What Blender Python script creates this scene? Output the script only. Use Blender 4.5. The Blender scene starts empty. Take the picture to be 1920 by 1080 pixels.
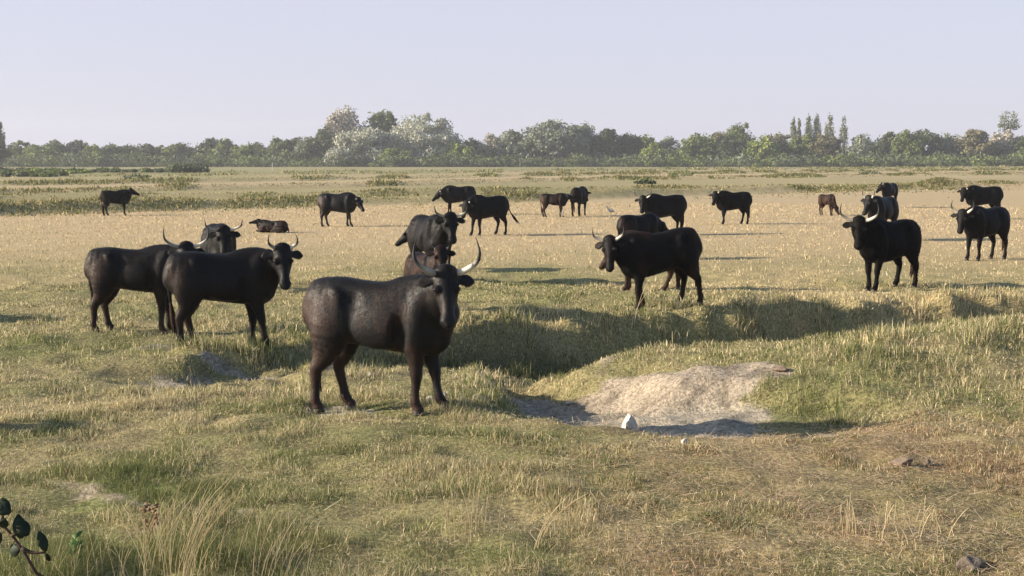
import bpy, math, random
import numpy as np
from mathutils import Vector, Matrix
R = math.radians
rng = np.random.default_rng(7)
random.seed(7)
scene = bpy.context.scene
COL = scene.collection

# ------------------------------------------------------------------ camera numbers
FOC = 2400.0; PITCH = math.atan(0.1); CAMZ = 2.5
SP, CP = math.sin(PITCH), math.cos(PITCH)
def ray(px, py):
    dx = (px - 960) / FOC; dy = (540 - py) / FOC
    return dx, CP + dy * SP, -SP + dy * CP
def gp(px, py, z=0.0):
    x, y, zz = ray(px, py)
    t = (z - CAMZ) / zz
    return x * t, y * t
def ppm(px, py, Y):            # a point of the picture at depth Y
    x, y, zz = ray(px, py); t = Y / y
    return x * t, Y, CAMZ + zz * t

# ------------------------------------------------------------------ noise
def _h(ix, iy, s):
    n = (ix.astype(np.int64) * 374761393 + iy.astype(np.int64) * 668265263 + s * 1442695041) & 0x7fffffff
    n = ((n ^ (n >> 13)) * 1274126177) & 0x7fffffff
    n = (n ^ (n >> 16)) & 0xffffff
    return n / float(0xffffff)
def vn(x, y, s=0):
    x = np.asarray(x, float); y = np.asarray(y, float)
    ix = np.floor(x); iy = np.floor(y); fx = x - ix; fy = y - iy
    fx = fx * fx * (3 - 2 * fx); fy = fy * fy * (3 - 2 * fy)
    a = _h(ix, iy, s); b = _h(ix + 1, iy, s); c = _h(ix, iy + 1, s); d = _h(ix + 1, iy + 1, s)
    return (a * (1 - fx) + b * fx) * (1 - fy) + (c * (1 - fx) + d * fx) * fy
def fbm(x, y, s=0, o=4):
    t = 0; a = .5; n = 0
    for i in range(o):
        t = t + a * vn(x * 2 ** i + 13.7 * i, y * 2 ** i + 7.1 * i, s + i); n += a; a *= .5
    return t / n
def ss(a, b, x):
    t = np.clip((x - a) / (b - a), 0, 1); return t * t * (3 - 2 * t)
def polyd(x, y, P):
    """distance to a polyline, side (+ = far side), and the interpolated extra columns"""
    P = np.array(P, float); best = np.full(np.shape(x), 1e9); side = np.zeros(np.shape(x)); ex = [np.zeros(np.shape(x)) for _ in range(P.shape[1] - 2)]
    for a, b in zip(P[:-1], P[1:]):
        dx, dy = b[0] - a[0], b[1] - a[1]; L2 = dx * dx + dy * dy
        t = np.clip(((x - a[0]) * dx + (y - a[1]) * dy) / L2, 0, 1)
        qx = a[0] + t * dx; qy = a[1] + t * dy
        d = np.hypot(x - qx, y - qy); m = d < best
        best = np.where(m, d, best); side = np.where(m, np.sign(dx * (y - a[1]) - dy * (x - a[0])), side)
        for k in range(len(ex)): ex[k] = np.where(m, a[2 + k] * (1 - t) + b[2 + k] * t, ex[k])
    return best, side, ex

# ------------------------------------------------------------------ terrain
# ditch centre line: x, y, depth, half width of its floor, near slope width, far slope width
DITCH = [(-6.5, 15.4, .0, .3, .8, .8), (-5.0, 15.1, .08, .3, .8, .6), (-3.7, 15.2, .30, .35, .8, .6), (-2.3, 16.9, .34, .4, 1.6, .6), (-.8, 17.9, .62, .4, 2.2, .6),
         (.6, 18.8, .85, .4, 2.0, .75), (2.6, 19.7, .98, .4, 2.2, .85), (5.2, 20.8, .98, .4, 2.2, .85), (9, 22.2, .92, .4, 2.2, .85), (16, 24.6, 1.0, .4, 2.2, .85), (40, 33, .9, .4, 2.2, 1.0)]
HOLLOW = [(.10, 16.0, .46, .35, .25, .7), (.55, 14.8, .46, .50, .35, .8), (1.2, 13.75, .36, .55, 1.4, .75), (2.2, 13.35, .32, .60, 1.9, .7), (3.2, 13.1, .27, .50, 1.8, .6), (4.2, 12.8, .05, .2, 1.0, .5)]
CREST = [(1.25, 16.0, -.25, .5), (2.0, 15.5, .02, .6), (2.9, 15.3, .12, .8), (4.0, 15.4, .22, 1.0), (5.5, 16.2, .30, 1.3), (7.4, 17.4, .36, 1.6), (13, 20.6, .28, 2.0), (40, 30, .25, 2)]
def slope(t): return .5 - .5 * np.cos(np.pi * np.clip(t, 0, 1))
LINES = {
 'a': [(-900, 440), (0, 405), (300, 396), (560, 388), (1000, 378), (1300, 367), (1600, 358), (1920, 351), (2900, 335)],
 'b': [(-900, 400), (0, 378), (600, 369), (1200, 358), (1500, 354)],
 'c': [(-900, 385), (0, 364), (640, 351), (1140, 338), (1920, 327), (2800, 318)],
 'd': [(-900, 362), (0, 349), (640, 338), (1140, 328), (1920, 320), (2800, 314)],
 'e': [(-900, 337), (0, 331), (640, 326), (1200, 319), (1920, 314), (2800, 311)]}
LW = {k: [gp(*p) for p in v] for k, v in LINES.items()}
def line_y(k, x):
    P = np.array(LW[k]); return np.interp(x, P[:, 0], P[:, 1])
def terrain(x, y):
    x = np.asarray(x, float); y = np.asarray(y, float)
    near = ss(34, 26, y) * ss(-30, -20, x) * ss(44, 36, x)
    z = .05 * (fbm(x * .12, y * .12, 3) - .5) * ss(200, 60, y)
    z = z + (.16 * (fbm(x * .45, y * .45, 4, 3) - .5) + .07 * (fbm(x * 1.7, y * 1.7, 5, 3) - .5) + .055 * (vn(x * 3.1, y * 3.1, 6) - .5)) * near
    d, s, (hh, ww) = polyd(x, y, CREST)
    ridge = hh * np.exp(-(d / ww) ** 2) * near
    z = z + np.maximum(ridge, -1)
    # grassy rise beside the second cow
    z = z + .10 * np.exp(-(((x + 2.7) / .9) ** 2 + ((y - 16.55) / .5) ** 2))
    d, s, (dep, hw, wn, wf) = polyd(x, y, DITCH)
    w = np.where(s > 0, wf, wn) * (1 + .25 * (vn(x * 1.3, y * 1.3, 9) - .5))
    z = z - dep * (1 - slope((d - hw) / w)) * near
    bk = ss(2.4, .9, d) * ss(.1, .5, dep) * near
    z = z + bk * (.46 * (fbm(x * 1.5, y * 1.5, 12, 3) - .5) + .20 * (vn(x * 4.3, y * 4.3, 14) - .5))
    d2, s2, (dep, hw, wn, wf) = polyd(x, y, HOLLOW)
    w = np.where(s2 > 0, wf, wn) * (1 + .3 * (vn(x * 2.1, y * 2.1, 10) - .5))
    z = z - dep * (1 - slope((d2 - hw) / w)) * near * (1 - .75 * (1 - slope((d - .2) / 1.6)))
    far = ss(40, 55, y)
    if np.any(far > 0):
        for k, hgt, wd in (('a', .5, 1.5), ('b', .35, 1.2), ('c', .35, 1.8), ('d', .4, 2.5), ('e', .4, 4)):
            z = z + far * hgt * np.exp(-((y - line_y(k, x) - wd * 1.3) / wd) ** 2) * (.6 + .8 * vn(x * .15, y * .15, 31))
    return z
def tz(x, y): return float(terrain(np.array([x]), np.array([y]))[0])

def mask_bare(x, y):
    """clay showing through: the hollow, the front of the mound, trodden spots"""
    d, s, (dep, hw, wn, wf) = polyd(x, y, HOLLOW)
    n = fbm(x * 1.6, y * 1.6, 20) - .5
    m = ss(.25, -.1, d - hw - np.where(s > 0, wf * 1.2, wn * .36) + n * .6) * ss(.02, .15, dep) * (1 - ss(1.5, .9, x) * ss(15.6, 16.2, y))
    m = m * ss(3.15, 2.4, x + .35 * (y < 13.0) + (y - 13.2) * .35 + n * 1.2)
    m = np.maximum(m, ss(1, .6, np.hypot((x - 2.25) / 1.15, (y - 14.75) / .75) + n * .5))
    def spot(cx, cy, rx, ry, k=1.0, q=.8):
        return k * ss(1.15, .55, np.hypot((x - cx) / rx, (y - cy) / ry) + n * q)
    m = np.maximum(m, spot(-3.75, 15.2, .95, .8, .62, .6))
    m = np.maximum(m, spot(-1.75, 12.75, .42, .28, .9))
    m = np.maximum(m, spot(-.55, 13.3, .5, .3, .5))
    m = np.maximum(m, spot(-4.9, 16.9, .6, .25, .42))
    # trodden line in the foreground
    dp, _, _ = polyd(x, y, [(-5.4, 10.35), (-3.9, 10.0), (-3.1, 9.4), (-2.4, 9.0), (-1.9, 8.85)])
    m = np.maximum(m, .44 * ss(.16, .03, dp + n * .25))
    dp, _, _ = polyd(x, y, [(-3.9, 16.3), (-2.9, 16.0), (-2.2, 16.9)])
    m = np.maximum(m, .7 * ss(.25, .05, dp + n * .3))
    return ss(.22, .55, m + (fbm(x * 6.5, y * 6.5, 25, 3) - .5) * .55 * (m > .02))
def mask_green(x, y):
    n = fbm(x * .35, y * .35, 40, 4) - .5; n2 = fbm(x * 1.4, y * 1.4, 44, 4) - .5; n3 = fbm(x * .09, y * .16, 47, 3) - .5
    g = .40 - .02 * ss(12, 18, y) - .27 * ss(19, 32, y) - .2 * ss(30, 42, y)
    g = g + .16 * ss(-.5, -2.5, x) * ss(14, 10, y) - .28 * ss(.2, 2.4, x) * ss(13.2, 11.8, y)
    g = g + .16 * ss(-.5, -3, x) * ss(14, 17, y) * ss(27, 20, y)
    g = g + .20 * np.exp(-(((x - .3) / 3.2) ** 2 + ((y - 27) / 4.0) ** 2))
    g = g + n * .75 * ss(60, 25, y) + n2 * (.65 + .5 * ss(14, 12, y)) * ss(45, 20, y) + n3 * .5 * ss(16, 30, y)
    la, lb, lc, ld, le = (line_y(k, x) for k in 'abcde')
    wob = (fbm(x * .06, y * .02, 51) - .5)
    g = np.where(y > la, .50 + wob * .4 - .24 * ss(-20, 60, x), g)
    g = np.where(y > lc, .10 + wob * .2, g)
    g = np.where((y > ld), .42 + wob * .5 - .15 * ss(-40, 60, x), g)
    g = np.where((y > le), .62 + wob * .3 - .1 * ss(0, 100, x), g)
    return np.clip(g, 0, 1)
def mask_rust(x, y):
    n = fbm(x * .9, y * .9, 60, 4) - .5
    return np.clip(ss(-.4, 1.8, x + n * 1.5) * ss(13.4, 12.2, y) * (.62 + n * 1.5) + .12 * ss(13, 9, y), 0, 1)

C = lambda *a: np.array(a, float)
GREEN_A, GREEN_B = C(.100, .128, .036), C(.205, .215, .080)
STRAW_A, STRAW_B = C(.42, .335, .175), C(.68, .58, .37)
PINK = C(.55, .425, .255)
RUST = C(.25, .155, .085)
SOIL = C(.20, .155, .10); CLAY = C(.34, .295, .225); CLAYR = C(.31, .255, .19)
def mix(a, b, t):
    t = np.asarray(t)[..., None]; return a * (1 - t) + b * t
def ground_color(x, y):
    g = mask_green(x, y); r = mask_rust(x, y); b = mask_bare(x, y)
    n = fbm(x * 5, y * 5, 70, 3); fld = ss(26, 44, y)
    straw = mix(STRAW_A, PINK, fld * .8)
    c = mix(np.broadcast_to(straw, x.shape + (3,)) * .80, np.broadcast_to(mix(GREEN_A, GREEN_B, np.full(x.shape, .45)), x.shape + (3,)), g)
    c = mix(c, np.broadcast_to(RUST, c.shape), r * .4)
    c = mix(c, np.broadcast_to(C(.12, .095, .058), c.shape), (.10 + .42 * ss(.45, .7, fbm(x * 5.2, y * 5.2, 72, 3))) * ss(30, 14, y))
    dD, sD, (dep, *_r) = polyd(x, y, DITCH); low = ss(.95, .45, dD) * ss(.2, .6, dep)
    c = mix(c, np.broadcast_to(C(.06, .06, .03), c.shape), low * .8)  # ditch floor soil darkened: shade at the bank's foot put into the colour
    cl = mix(np.broadcast_to(CLAY, c.shape), np.broadcast_to(CLAYR, c.shape), ss(.25, .5, fbm(x * 1.1, y * 1.1, 77)) * ss(14.05, 14.5, y) * .9)
    cl = mix(cl, np.broadcast_to(C(.27, .235, .185), c.shape), ss(-3, -3.3, x) * ss(14, 15, y) * .75)
    cl = mix(cl, np.broadcast_to(C(.33, .27, .185), c.shape), ss(11.6, 11, y))
    cl = cl * (1 - .38 * ss(.54, .66, fbm(x * 7.5, y * 9, 79, 3)))[..., None]
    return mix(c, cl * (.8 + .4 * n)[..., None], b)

# ------------------------------------------------------------------ mesh helpers
def npmesh(name, V, quads=None, tris=None, col=None, smooth=False):
    me = bpy.data.meshes.new(name); V = np.asarray(V, np.float32)
    me.vertices.add(len(V)); me.vertices.foreach_set('co', V.ravel())
    parts = []; sizes = []
    if quads is not None and len(quads): parts.append(np.asarray(quads, np.int32).ravel()); sizes.append(np.full(len(quads), 4, np.int32))
    if tris is not None and len(tris): parts.append(np.asarray(tris, np.int32).ravel()); sizes.append(np.full(len(tris), 3, np.int32))
    lo = np.concatenate(parts); sz = np.concatenate(sizes); st = np.concatenate([[0], np.cumsum(sz)[:-1]]).astype(np.int32)
    me.loops.add(len(lo)); me.loops.foreach_set('vertex_index', lo)
    me.polygons.add(len(sz)); me.polygons.foreach_set('loop_start', st)
    try: me.polygons.foreach_set('loop_total', sz)
    except Exception: pass
    if smooth: me.polygons.foreach_set('use_smooth', np.ones(len(sz), bool))
    if col is not None:
        a = me.color_attributes.new('tint', 'FLOAT_COLOR', 'POINT')
        c4 = np.ones((len(V), 4), np.float32); c4[:, :3] = col; a.data.foreach_set('color', c4.ravel())
    me.update(calc_edges=True); me.validate()
    return me
def link(name, me, mat=None, parent=None, **props):
    o = bpy.data.objects.new(name, me); COL.objects.link(o)
    if mat is not None and me is not None: me.materials.clear(); me.materials.append(mat)
    if parent is not None: o.parent = parent
    for k, v in props.items():
        if v is not None: o[k] = v
    return o
def empty(name, loc, rz, label, cat, group=None):
    o = bpy.data.objects.new(name, None); COL.objects.link(o); o.location = loc; o.rotation_euler = (0, 0, rz)
    o['label'] = label; o['category'] = cat
    if group: o['group'] = group
    o.empty_display_size = .1
    return o
def catmull(P, n):
    P = np.array(P, float); Q = np.vstack([2 * P[0] - P[1], P, 2 * P[-1] - P[-2]]); out = []
    for i in range(len(P) - 1):
        p0, p1, p2, p3 = Q[i:i + 4]
        for t in np.linspace(0, 1, n, endpoint=False):
            out.append(.5 * ((2 * p1) + (-p0 + p2) * t + (2 * p0 - 5 * p1 + 4 * p2 - p3) * t * t + (-p0 + 3 * p1 - 3 * p2 + p3) * t ** 3))
    out.append(P[-1]); return np.array(out)
class Soup:
    def __init__(s): s.V = []; s.Q = []; s.T = []; s.n = 0
    def tube(s, P, side=(0, 1, 0), seg=16, sub=3, e=2.0):
        """P rows: x y z a b  (a along side, b across); closed, capped, optionally boxy section"""
        A = catmull(P, sub) if sub > 1 else np.array(P, float)
        A[:, 3:] = np.maximum(A[:, 3:], .001)
        c = A[:, :3]; t = np.gradient(c, axis=0); t /= np.linalg.norm(t, axis=1)[:, None] + 1e-9
        sd = np.broadcast_to(np.array(side, float), c.shape); sd = sd - (sd * t).sum(1)[:, None] * t; sd /= np.linalg.norm(sd, axis=1)[:, None] + 1e-9
        up = np.cross(t, sd); th = np.linspace(0, 2 * np.pi, seg, endpoint=False)
        ca, sa = np.cos(th), np.sin(th); ca = np.sign(ca) * np.abs(ca) ** (2 / e); sa = np.sign(sa) * np.abs(sa) ** (2 / e)
        V = c[:, None] + A[:, 3, None, None] * ca[None, :, None] * sd[:, None] + A[:, 4, None, None] * sa[None, :, None] * up[:, None]
        m = len(c); V = V.reshape(-1, 3); b = s.n; i = np.arange(m - 1)[:, None] * seg; j = np.arange(seg)[None]; k = (j + 1) % seg
        s.Q.append((b + np.stack([i + j, i + k, i + seg + k, i + seg + j], -1)).reshape(-1, 4))
        V = np.vstack([V, c[0], c[-1]]); n0 = b + m * seg; jj = np.arange(seg); kk = (jj + 1) % seg
        s.T.append(np.stack([np.full(seg, n0), b + kk, b + jj], -1)); s.T.append(np.stack([np.full(seg, n0 + 1), b + (m - 1) * seg + jj, b + (m - 1) * seg + kk], -1))
        s.V.append(V); s.n += len(V)
    def ell(s, c, r, rot=None, nu=14, nv=9):
        c = np.array(c, float); M = np.array(rot) if rot is not None else np.eye(3)
        th = np.linspace(0, 2 * np.pi, nu, endpoint=False); ph = np.linspace(0, np.pi, nv + 1)[1:-1]
        P = np.stack([np.sin(ph)[:, None] * np.cos(th), np.sin(ph)[:, None] * np.sin(th), np.cos(ph)[:, None] * np.ones_like(th)], -1).reshape(-1, 3)
        P = np.vstack([P, [0, 0, 1], [0, 0, -1]]) * np.array(r); V = P @ M.T + c
        b = s.n; m = nv - 1; i = np.arange(m - 1)[:, None] * nu; j = np.arange(nu)[None]; k = (j + 1) % nu
        s.Q.append((b + np.stack([i + j, i + nu + j, i + nu + k, i + k], -1)).reshape(-1, 4))
        jj = np.arange(nu); kk = (jj + 1) % nu; t0 = b + m * nu
        s.T.append(np.stack([np.full(nu, t0), b + jj, b + kk], -1)); s.T.append(np.stack([np.full(nu, t0 + 1), b + (m - 1) * nu + kk, b + (m - 1) * nu + jj], -1))
        s.V.append(V); s.n += len(V)
    def mesh(s, name, smooth=True):
        return npmesh(name, np.vstack(s.V), np.vstack(s.Q), np.vstack(s.T), smooth=smooth)
class Field:
    """tapered oval limbs and ovals melted together into one continuous skin"""
    def __init__(s): s.prims = []
    def tube(s, P, side=(0, 1, 0), k=.05, sub=2, e=2.0):
        A = catmull(P, sub) if sub > 1 else np.array(P, float); A[:, 3:] = np.maximum(A[:, 3:], .004); s.prims.append(('t', A, np.array(side, float), k, e))
    def cut(s, c, r, k=.08): s.prims.append(('c', np.array(c, float), np.array(r, float), np.eye(3), k))
    def ell(s, c, r, rot=None, k=.05): s.prims.append(('e', np.array(c, float), np.array(r, float), np.eye(3) if rot is None else np.array(rot, float), k))
    def mesh(s, name, h):
        lo = np.full(3, 1e9); hi = -lo
        for p in s.prims:
            if p[0] == 't': r = p[1][:, 3:].max(1)[:, None]; l_, h_ = (p[1][:, :3] - r).min(0), (p[1][:, :3] + r).max(0)
            else: l_, h_ = p[1] - p[2].max(), p[1] + p[2].max()
            lo = np.minimum(lo, l_); hi = np.maximum(hi, h_)
        lo -= 3 * h; n = np.ceil((hi + 3 * h - lo) / h).astype(int); F = np.full(n, .5)
        ax = [lo[i] + h * np.arange(n[i]) for i in range(3)]
        for p in s.prims:
            if p[0] == 't': r = p[1][:, 3:].max(1)[:, None]; l_, h_ = (p[1][:, :3] - r).min(0), (p[1][:, :3] + r).max(0)
            else: l_, h_ = p[1] - p[2].max(), p[1] + p[2].max()
            k = p[3] if p[0] == 't' else p[4]
            i0 = np.maximum(((l_ - k * 1.5 - lo) / h).astype(int), 0); i1 = np.minimum(((h_ + k * 1.5 - lo) / h).astype(int) + 2, n); sl = tuple(slice(a_, b_) for a_, b_ in zip(i0, i1))
            X = np.stack(np.meshgrid(*[ax[i][sl[i]] for i in range(3)], indexing='ij'), -1)
            if p[0] in 'ec':
                q = (X - p[1]) @ p[3]; f = np.sqrt(((q / p[2]) ** 2).sum(-1)); g = np.sqrt(((q / p[2] ** 2) ** 2).sum(-1)) + 1e-6; D = f * (f - 1) / g
            else:
                A, sd, e = p[1], p[2], p[4]; D = None
                for j in range(len(A) - 1):
                    p0, p1 = A[j, :3], A[j + 1, :3]; d = p1 - p0; L2 = d.dot(d)
                    if L2 < 1e-10: continue
                    t = np.clip(((X - p0) @ d) / L2, 0, 1); tt = d / math.sqrt(L2); s_ = sd - sd.dot(tt) * tt; s_ /= np.linalg.norm(s_) + 1e-9; u_ = np.cross(tt, s_)
                    rr = X - p0 - t[..., None] * d; a_ = A[j, 3] * (1 - t) + A[j + 1, 3] * t; b_ = A[j, 4] * (1 - t) + A[j + 1, 4] * t
                    U = rr @ s_; Vv = rr @ u_; W = rr @ tt; m = np.minimum(a_, b_); 
                    f = np.sqrt((U / a_) ** 2 + (Vv / b_) ** 2 + (W / m) ** 2); g = np.sqrt((U / a_ ** 2) ** 2 + (Vv / b_ ** 2) ** 2 + (W / m ** 2) ** 2) + 1e-6; dd = np.where(f > .2, f * (f - 1) / g, (f - 1) * m)
                    if e != 2: q_ = (np.abs(U / a_) ** e + np.abs(Vv / b_) ** e + np.abs(W / m) ** e) ** (1 / e); dd = dd * (q_ - 1) / np.where(np.abs(f - 1) < 1e-4, 1e-4, f - 1) * np.where(np.sign(f - 1) == np.sign(q_ - 1), 1, 1)
                    D = dd if D is None else np.minimum(D, dd)
            if p[0] == 'c':
                G = F[sl]; hh = np.maximum(k - np.abs(G + D), 0) / k; F[sl] = np.maximum(G, -D) + hh * hh * k * .25; continue
            G = F[sl]; hh = np.maximum(k - np.abs(G - D), 0) / k; F[sl] = np.minimum(G, D) - hh * hh * k * .25
        return surface_net(name, F, lo, h)
def surface_net(name, F, lo, h):
    S_ = F < 0; n = np.array(F.shape); c = sum(S_[i:n[0] - 1 + i, j:n[1] - 1 + j, k:n[2] - 1 + k].astype(np.int8) for i in (0, 1) for j in (0, 1) for k in (0, 1))
    act = (c > 0) & (c < 8); I = np.argwhere(act); idx = np.full(act.shape, -1, np.int64); idx[tuple(I.T)] = np.arange(len(I))
    acc = np.zeros((len(I), 3)); cnt = np.zeros(len(I)); cor = [(i, j, k) for i in (0, 1) for j in (0, 1) for k in (0, 1)]
    for a_ in range(3):
        for c0 in cor:
            if c0[a_]: continue
            c1 = list(c0); c1[a_] = 1; v0 = F[tuple((I + c0).T)]; v1 = F[tuple((I + c1).T)]; m = (v0 < 0) != (v1 < 0)
            t = np.where(m, v0 / np.where(m, v0 - v1, 1), 0); P = np.tile(np.array(c0, float), (len(I), 1)); P[:, a_] += t; acc += P * m[:, None]; cnt += m
    V = lo + h * (I + acc / cnt[:, None]); Q = []
    for a_ in range(3):
        b_, c_ = (a_ + 1) % 3, (a_ + 2) % 3; sl0 = [slice(None)] * 3; sl1 = [slice(None)] * 3; sl0[a_] = slice(0, -1); sl1[a_] = slice(1, None)
        E = S_[tuple(sl0)] != S_[tuple(sl1)]; J = np.argwhere(E); J = J[(J[:, b_] > 0) & (J[:, c_] > 0) & (J[:, b_] < n[b_] - 1) & (J[:, c_] < n[c_] - 1)]
        ins = S_[tuple(J.T)]; o = lambda db, dc: idx[tuple((J - np.array([db if q == b_ else dc if q == c_ else 0 for q in range(3)])).T)]
        q = np.stack([o(1, 1), o(0, 1), o(0, 0), o(1, 0)], -1); q[~ins] = q[~ins][:, ::-1]; Q.append(q)
    return npmesh(name, V, np.vstack(Q), None, None, True)

# ------------------------------------------------------------------ materials
def mat_new(name):
    m = bpy.data.materials.new(name); m.use_nodes = True; nt = m.node_tree; nt.nodes.clear()
    return m, nt, nt.nodes, nt.links
def node(ns, t, **k):
    n = ns.new(t)
    for a, b in k.items():
        if a.startswith('i_'): n.inputs[a[2:].replace('_', ' ')].default_value = b
        else: setattr(n, a, b)
    return n
def mat_tint(name, rough=.9, transl=0.0, nscale=0, namt=.25, bump=0, spec=.15, nscale2=0):
    m, nt, ns, ln = mat_new(name)
    at = node(ns, 'ShaderNodeAttribute', attribute_name='tint'); out = node(ns, 'ShaderNodeOutputMaterial')
    bs = node(ns, 'ShaderNodeBsdfPrincipled', i_Roughness=rough); bs.inputs['Specular IOR Level'].default_value = spec
    src = at.outputs['Color']
    if nscale:
        tc = node(ns, 'ShaderNodeTexCoord'); nz = node(ns, 'ShaderNodeTexNoise', i_Scale=nscale, i_Detail=6.0, i_Roughness=.65)
        ln.new(tc.outputs['Object'], nz.inputs['Vector'])
        mr = node(ns, 'ShaderNodeMapRange'); mr.inputs[1].default_value = .3; mr.inputs[2].default_value = .7; mr.inputs[3].default_value = 1 - namt; mr.inputs[4].default_value = 1 + namt
        ln.new(nz.outputs['Fac'], mr.inputs[0])
        mx = node(ns, 'ShaderNodeMix', data_type='RGBA', blend_type='MULTIPLY'); mx.inputs[0].default_value = 1
        ln.new(src, mx.inputs[6]); ln.new(mr.outputs[0], mx.inputs[7]); src = mx.outputs[2]
        if bump:
            bp = node(ns, 'ShaderNodeBump', i_Strength=bump, i_Distance=.03); ln.new(nz.outputs['Fac'], bp.inputs['Height']); ln.new(bp.outputs[0], bs.inputs['Normal'])
    ln.new(src, bs.inputs['Base Color'])
    if transl:
        tr = node(ns, 'ShaderNodeBsdfTranslucent'); ln.new(src, tr.inputs['Color']); ms = node(ns, 'ShaderNodeMixShader'); ms.inputs[0].default_value = transl
        ln.new(bs.outputs[0], ms.inputs[1]); ln.new(tr.outputs[0], ms.inputs[2]); ln.new(ms.outputs[0], out.inputs[0])
    else: ln.new(bs.outputs[0], out.inputs[0])
    return m
def mat_noise(name, c1, c2, scale=5, rough=.8, bump=.3, spec=.3, lo=.35, hi=.65, bdist=.02):
    m, nt, ns, ln = mat_new(name); out = node(ns, 'ShaderNodeOutputMaterial'); bs = node(ns, 'ShaderNodeBsdfPrincipled', i_Roughness=rough); bs.inputs['Specular IOR Level'].default_value = spec
    tc = node(ns, 'ShaderNodeTexCoord'); nz = node(ns, 'ShaderNodeTexNoise', i_Scale=scale, i_Detail=6.0); ln.new(tc.outputs['Object'], nz.inputs['Vector'])
    cr = node(ns, 'ShaderNodeValToRGB'); cr.color_ramp.elements[0].position = lo; cr.color_ramp.elements[1].position = hi
    cr.color_ramp.elements[0].color = (*c1, 1); cr.color_ramp.elements[1].color = (*c2, 1); ln.new(nz.outputs['Fac'], cr.inputs[0]); ln.new(cr.outputs[0], bs.inputs['Base Color'])
    bp = node(ns, 'ShaderNodeBump', i_Strength=bump, i_Distance=bdist); ln.new(nz.outputs['Fac'], bp.inputs['Height']); ln.new(bp.outputs[0], bs.inputs['Normal']); ln.new(bs.outputs[0], out.inputs[0])
    return m
_coats = {}
def mat_coat(brown, dark=1.0, sheen=.5):
    """short cattle hair: black with sun-bleached brown on flank, thigh and lower leg"""
    key = (brown, dark, sheen)
    if key in _coats: return _coats[key]
    m, nt, ns, ln = mat_new('coat_%d' % int(brown * 100)); out = node(ns, 'ShaderNodeOutputMaterial')
    bs = node(ns, 'ShaderNodeBsdfPrincipled', i_Roughness=.56 if dark > .8 else .62); bs.inputs['Specular IOR Level'].default_value = .14 * sheen * 2
    bs.inputs['Sheen Weight'].default_value = .012 * sheen; bs.inputs['Sheen Roughness'].default_value = .4; bs.inputs['Sheen Tint'].default_value = (.75, .72, .75, 1)
    tc = node(ns, 'ShaderNodeTexCoord'); mp = node(ns, 'ShaderNodeMapping'); ln.new(tc.outputs['Object'], mp.inputs[0]); mp.inputs['Scale'].default_value = (1, 1, .75); mp.inputs['Location'].default_value = (.9, 2.3, 1.7)
    nz = node(ns, 'ShaderNodeTexNoise', i_Scale=3.6, i_Detail=4.0, i_Roughness=.55); ln.new(mp.outputs[0], nz.inputs['Vector'])
    sx = node(ns, 'ShaderNodeSeparateXYZ'); ln.new(tc.outputs['Object'], sx.inputs[0])
    lowz = node(ns, 'ShaderNodeMapRange'); lowz.inputs[1].default_value = .62; lowz.inputs[2].default_value = .1; lowz.inputs[3].default_value = 0; lowz.inputs[4].default_value = .13; ln.new(sx.outputs[2], lowz.inputs[0])
    rear = node(ns, 'ShaderNodeMapRange'); rear.inputs[1].default_value = -.35; rear.inputs[2].default_value = -.8; rear.inputs[3].default_value = 0; rear.inputs[4].default_value = .14; ln.new(sx.outputs[0], rear.inputs[0])
    a1 = node(ns, 'ShaderNodeMath', operation='ADD'); ln.new(nz.outputs['Fac'], a1.inputs[0]); ln.new(lowz.outputs[0], a1.inputs[1])
    a2 = node(ns, 'ShaderNodeMath', operation='ADD'); ln.new(a1.outputs[0], a2.inputs[0]); ln.new(rear.outputs[0], a2.inputs[1])
    a3 = node(ns, 'ShaderNodeMapRange'); a3.inputs[1].default_value = .66 - .42 * brown; a3.inputs[2].default_value = .95 - .42 * brown; ln.new(a2.outputs[0], a3.inputs[0])
    mx = node(ns, 'ShaderNodeMix', data_type='RGBA'); mx.inputs[6].default_value = (.0045 * dark, .0038 * dark, .0040 * dark, 1); mx.inputs[7].default_value = (.038, .018, .011, 1)
    ln.new(a3.outputs[0], mx.inputs[0]); ln.new(mx.outputs[2], bs.inputs['Base Color'])
    mp2 = node(ns, 'ShaderNodeMapping'); mp2.inputs['Scale'].default_value = (60, 60, 14); ln.new(tc.outputs['Object'], mp2.inputs[0])
    nz2 = node(ns, 'ShaderNodeTexNoise', i_Scale=1.0, i_Detail=3.0); ln.new(mp2.outputs[0], nz2.inputs['Vector'])
    nz3 = node(ns, 'ShaderNodeTexNoise', i_Scale=9.0, i_Detail=2.0); ln.new(tc.outputs['Object'], nz3.inputs['Vector'])
    b0 = node(ns, 'ShaderNodeBump', i_Strength=.22, i_Distance=.025); ln.new(nz3.outputs['Fac'], b0.inputs['Height'])
    bp = node(ns, 'ShaderNodeBump', i_Strength=.35, i_Distance=.006); ln.new(nz2.outputs['Fac'], bp.inputs['Height']); ln.new(b0.outputs[0], bp.inputs['Normal']); ln.new(bp.outputs[0], bs.inputs['Normal'])
    ln.new(bs.outputs[0], out.inputs[0]); _coats[key] = m; return m
M_GROUND = mat_tint('ground_soil', .95, 0, 26, .6, .9, .1)
M_BLADE = mat_tint('grass_blade', .8, .30, 0, 0, 0, .2)
M_LEAF = mat_tint('tree_leaf', .7, .22, 0, 0, 0, .25)
M_BARK = mat_noise('bark', (.07, .055, .04), (.17, .14, .11), 6, .9, .6)
M_HORN = mat_tint('horn', .55, 0, 14, .15, .1, .2)
M_HOOF = mat_noise('hoof', (.02, .017, .014), (.05, .04, .03), 20, .5)
M_EYE = mat_noise('eye', (.006, .005, .004), (.012, .009, .007), 3, .12, 0, .6)
M_WHITE = mat_noise('white_hair', (.45, .42, .38), (.62, .6, .55), 20, .8)
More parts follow.
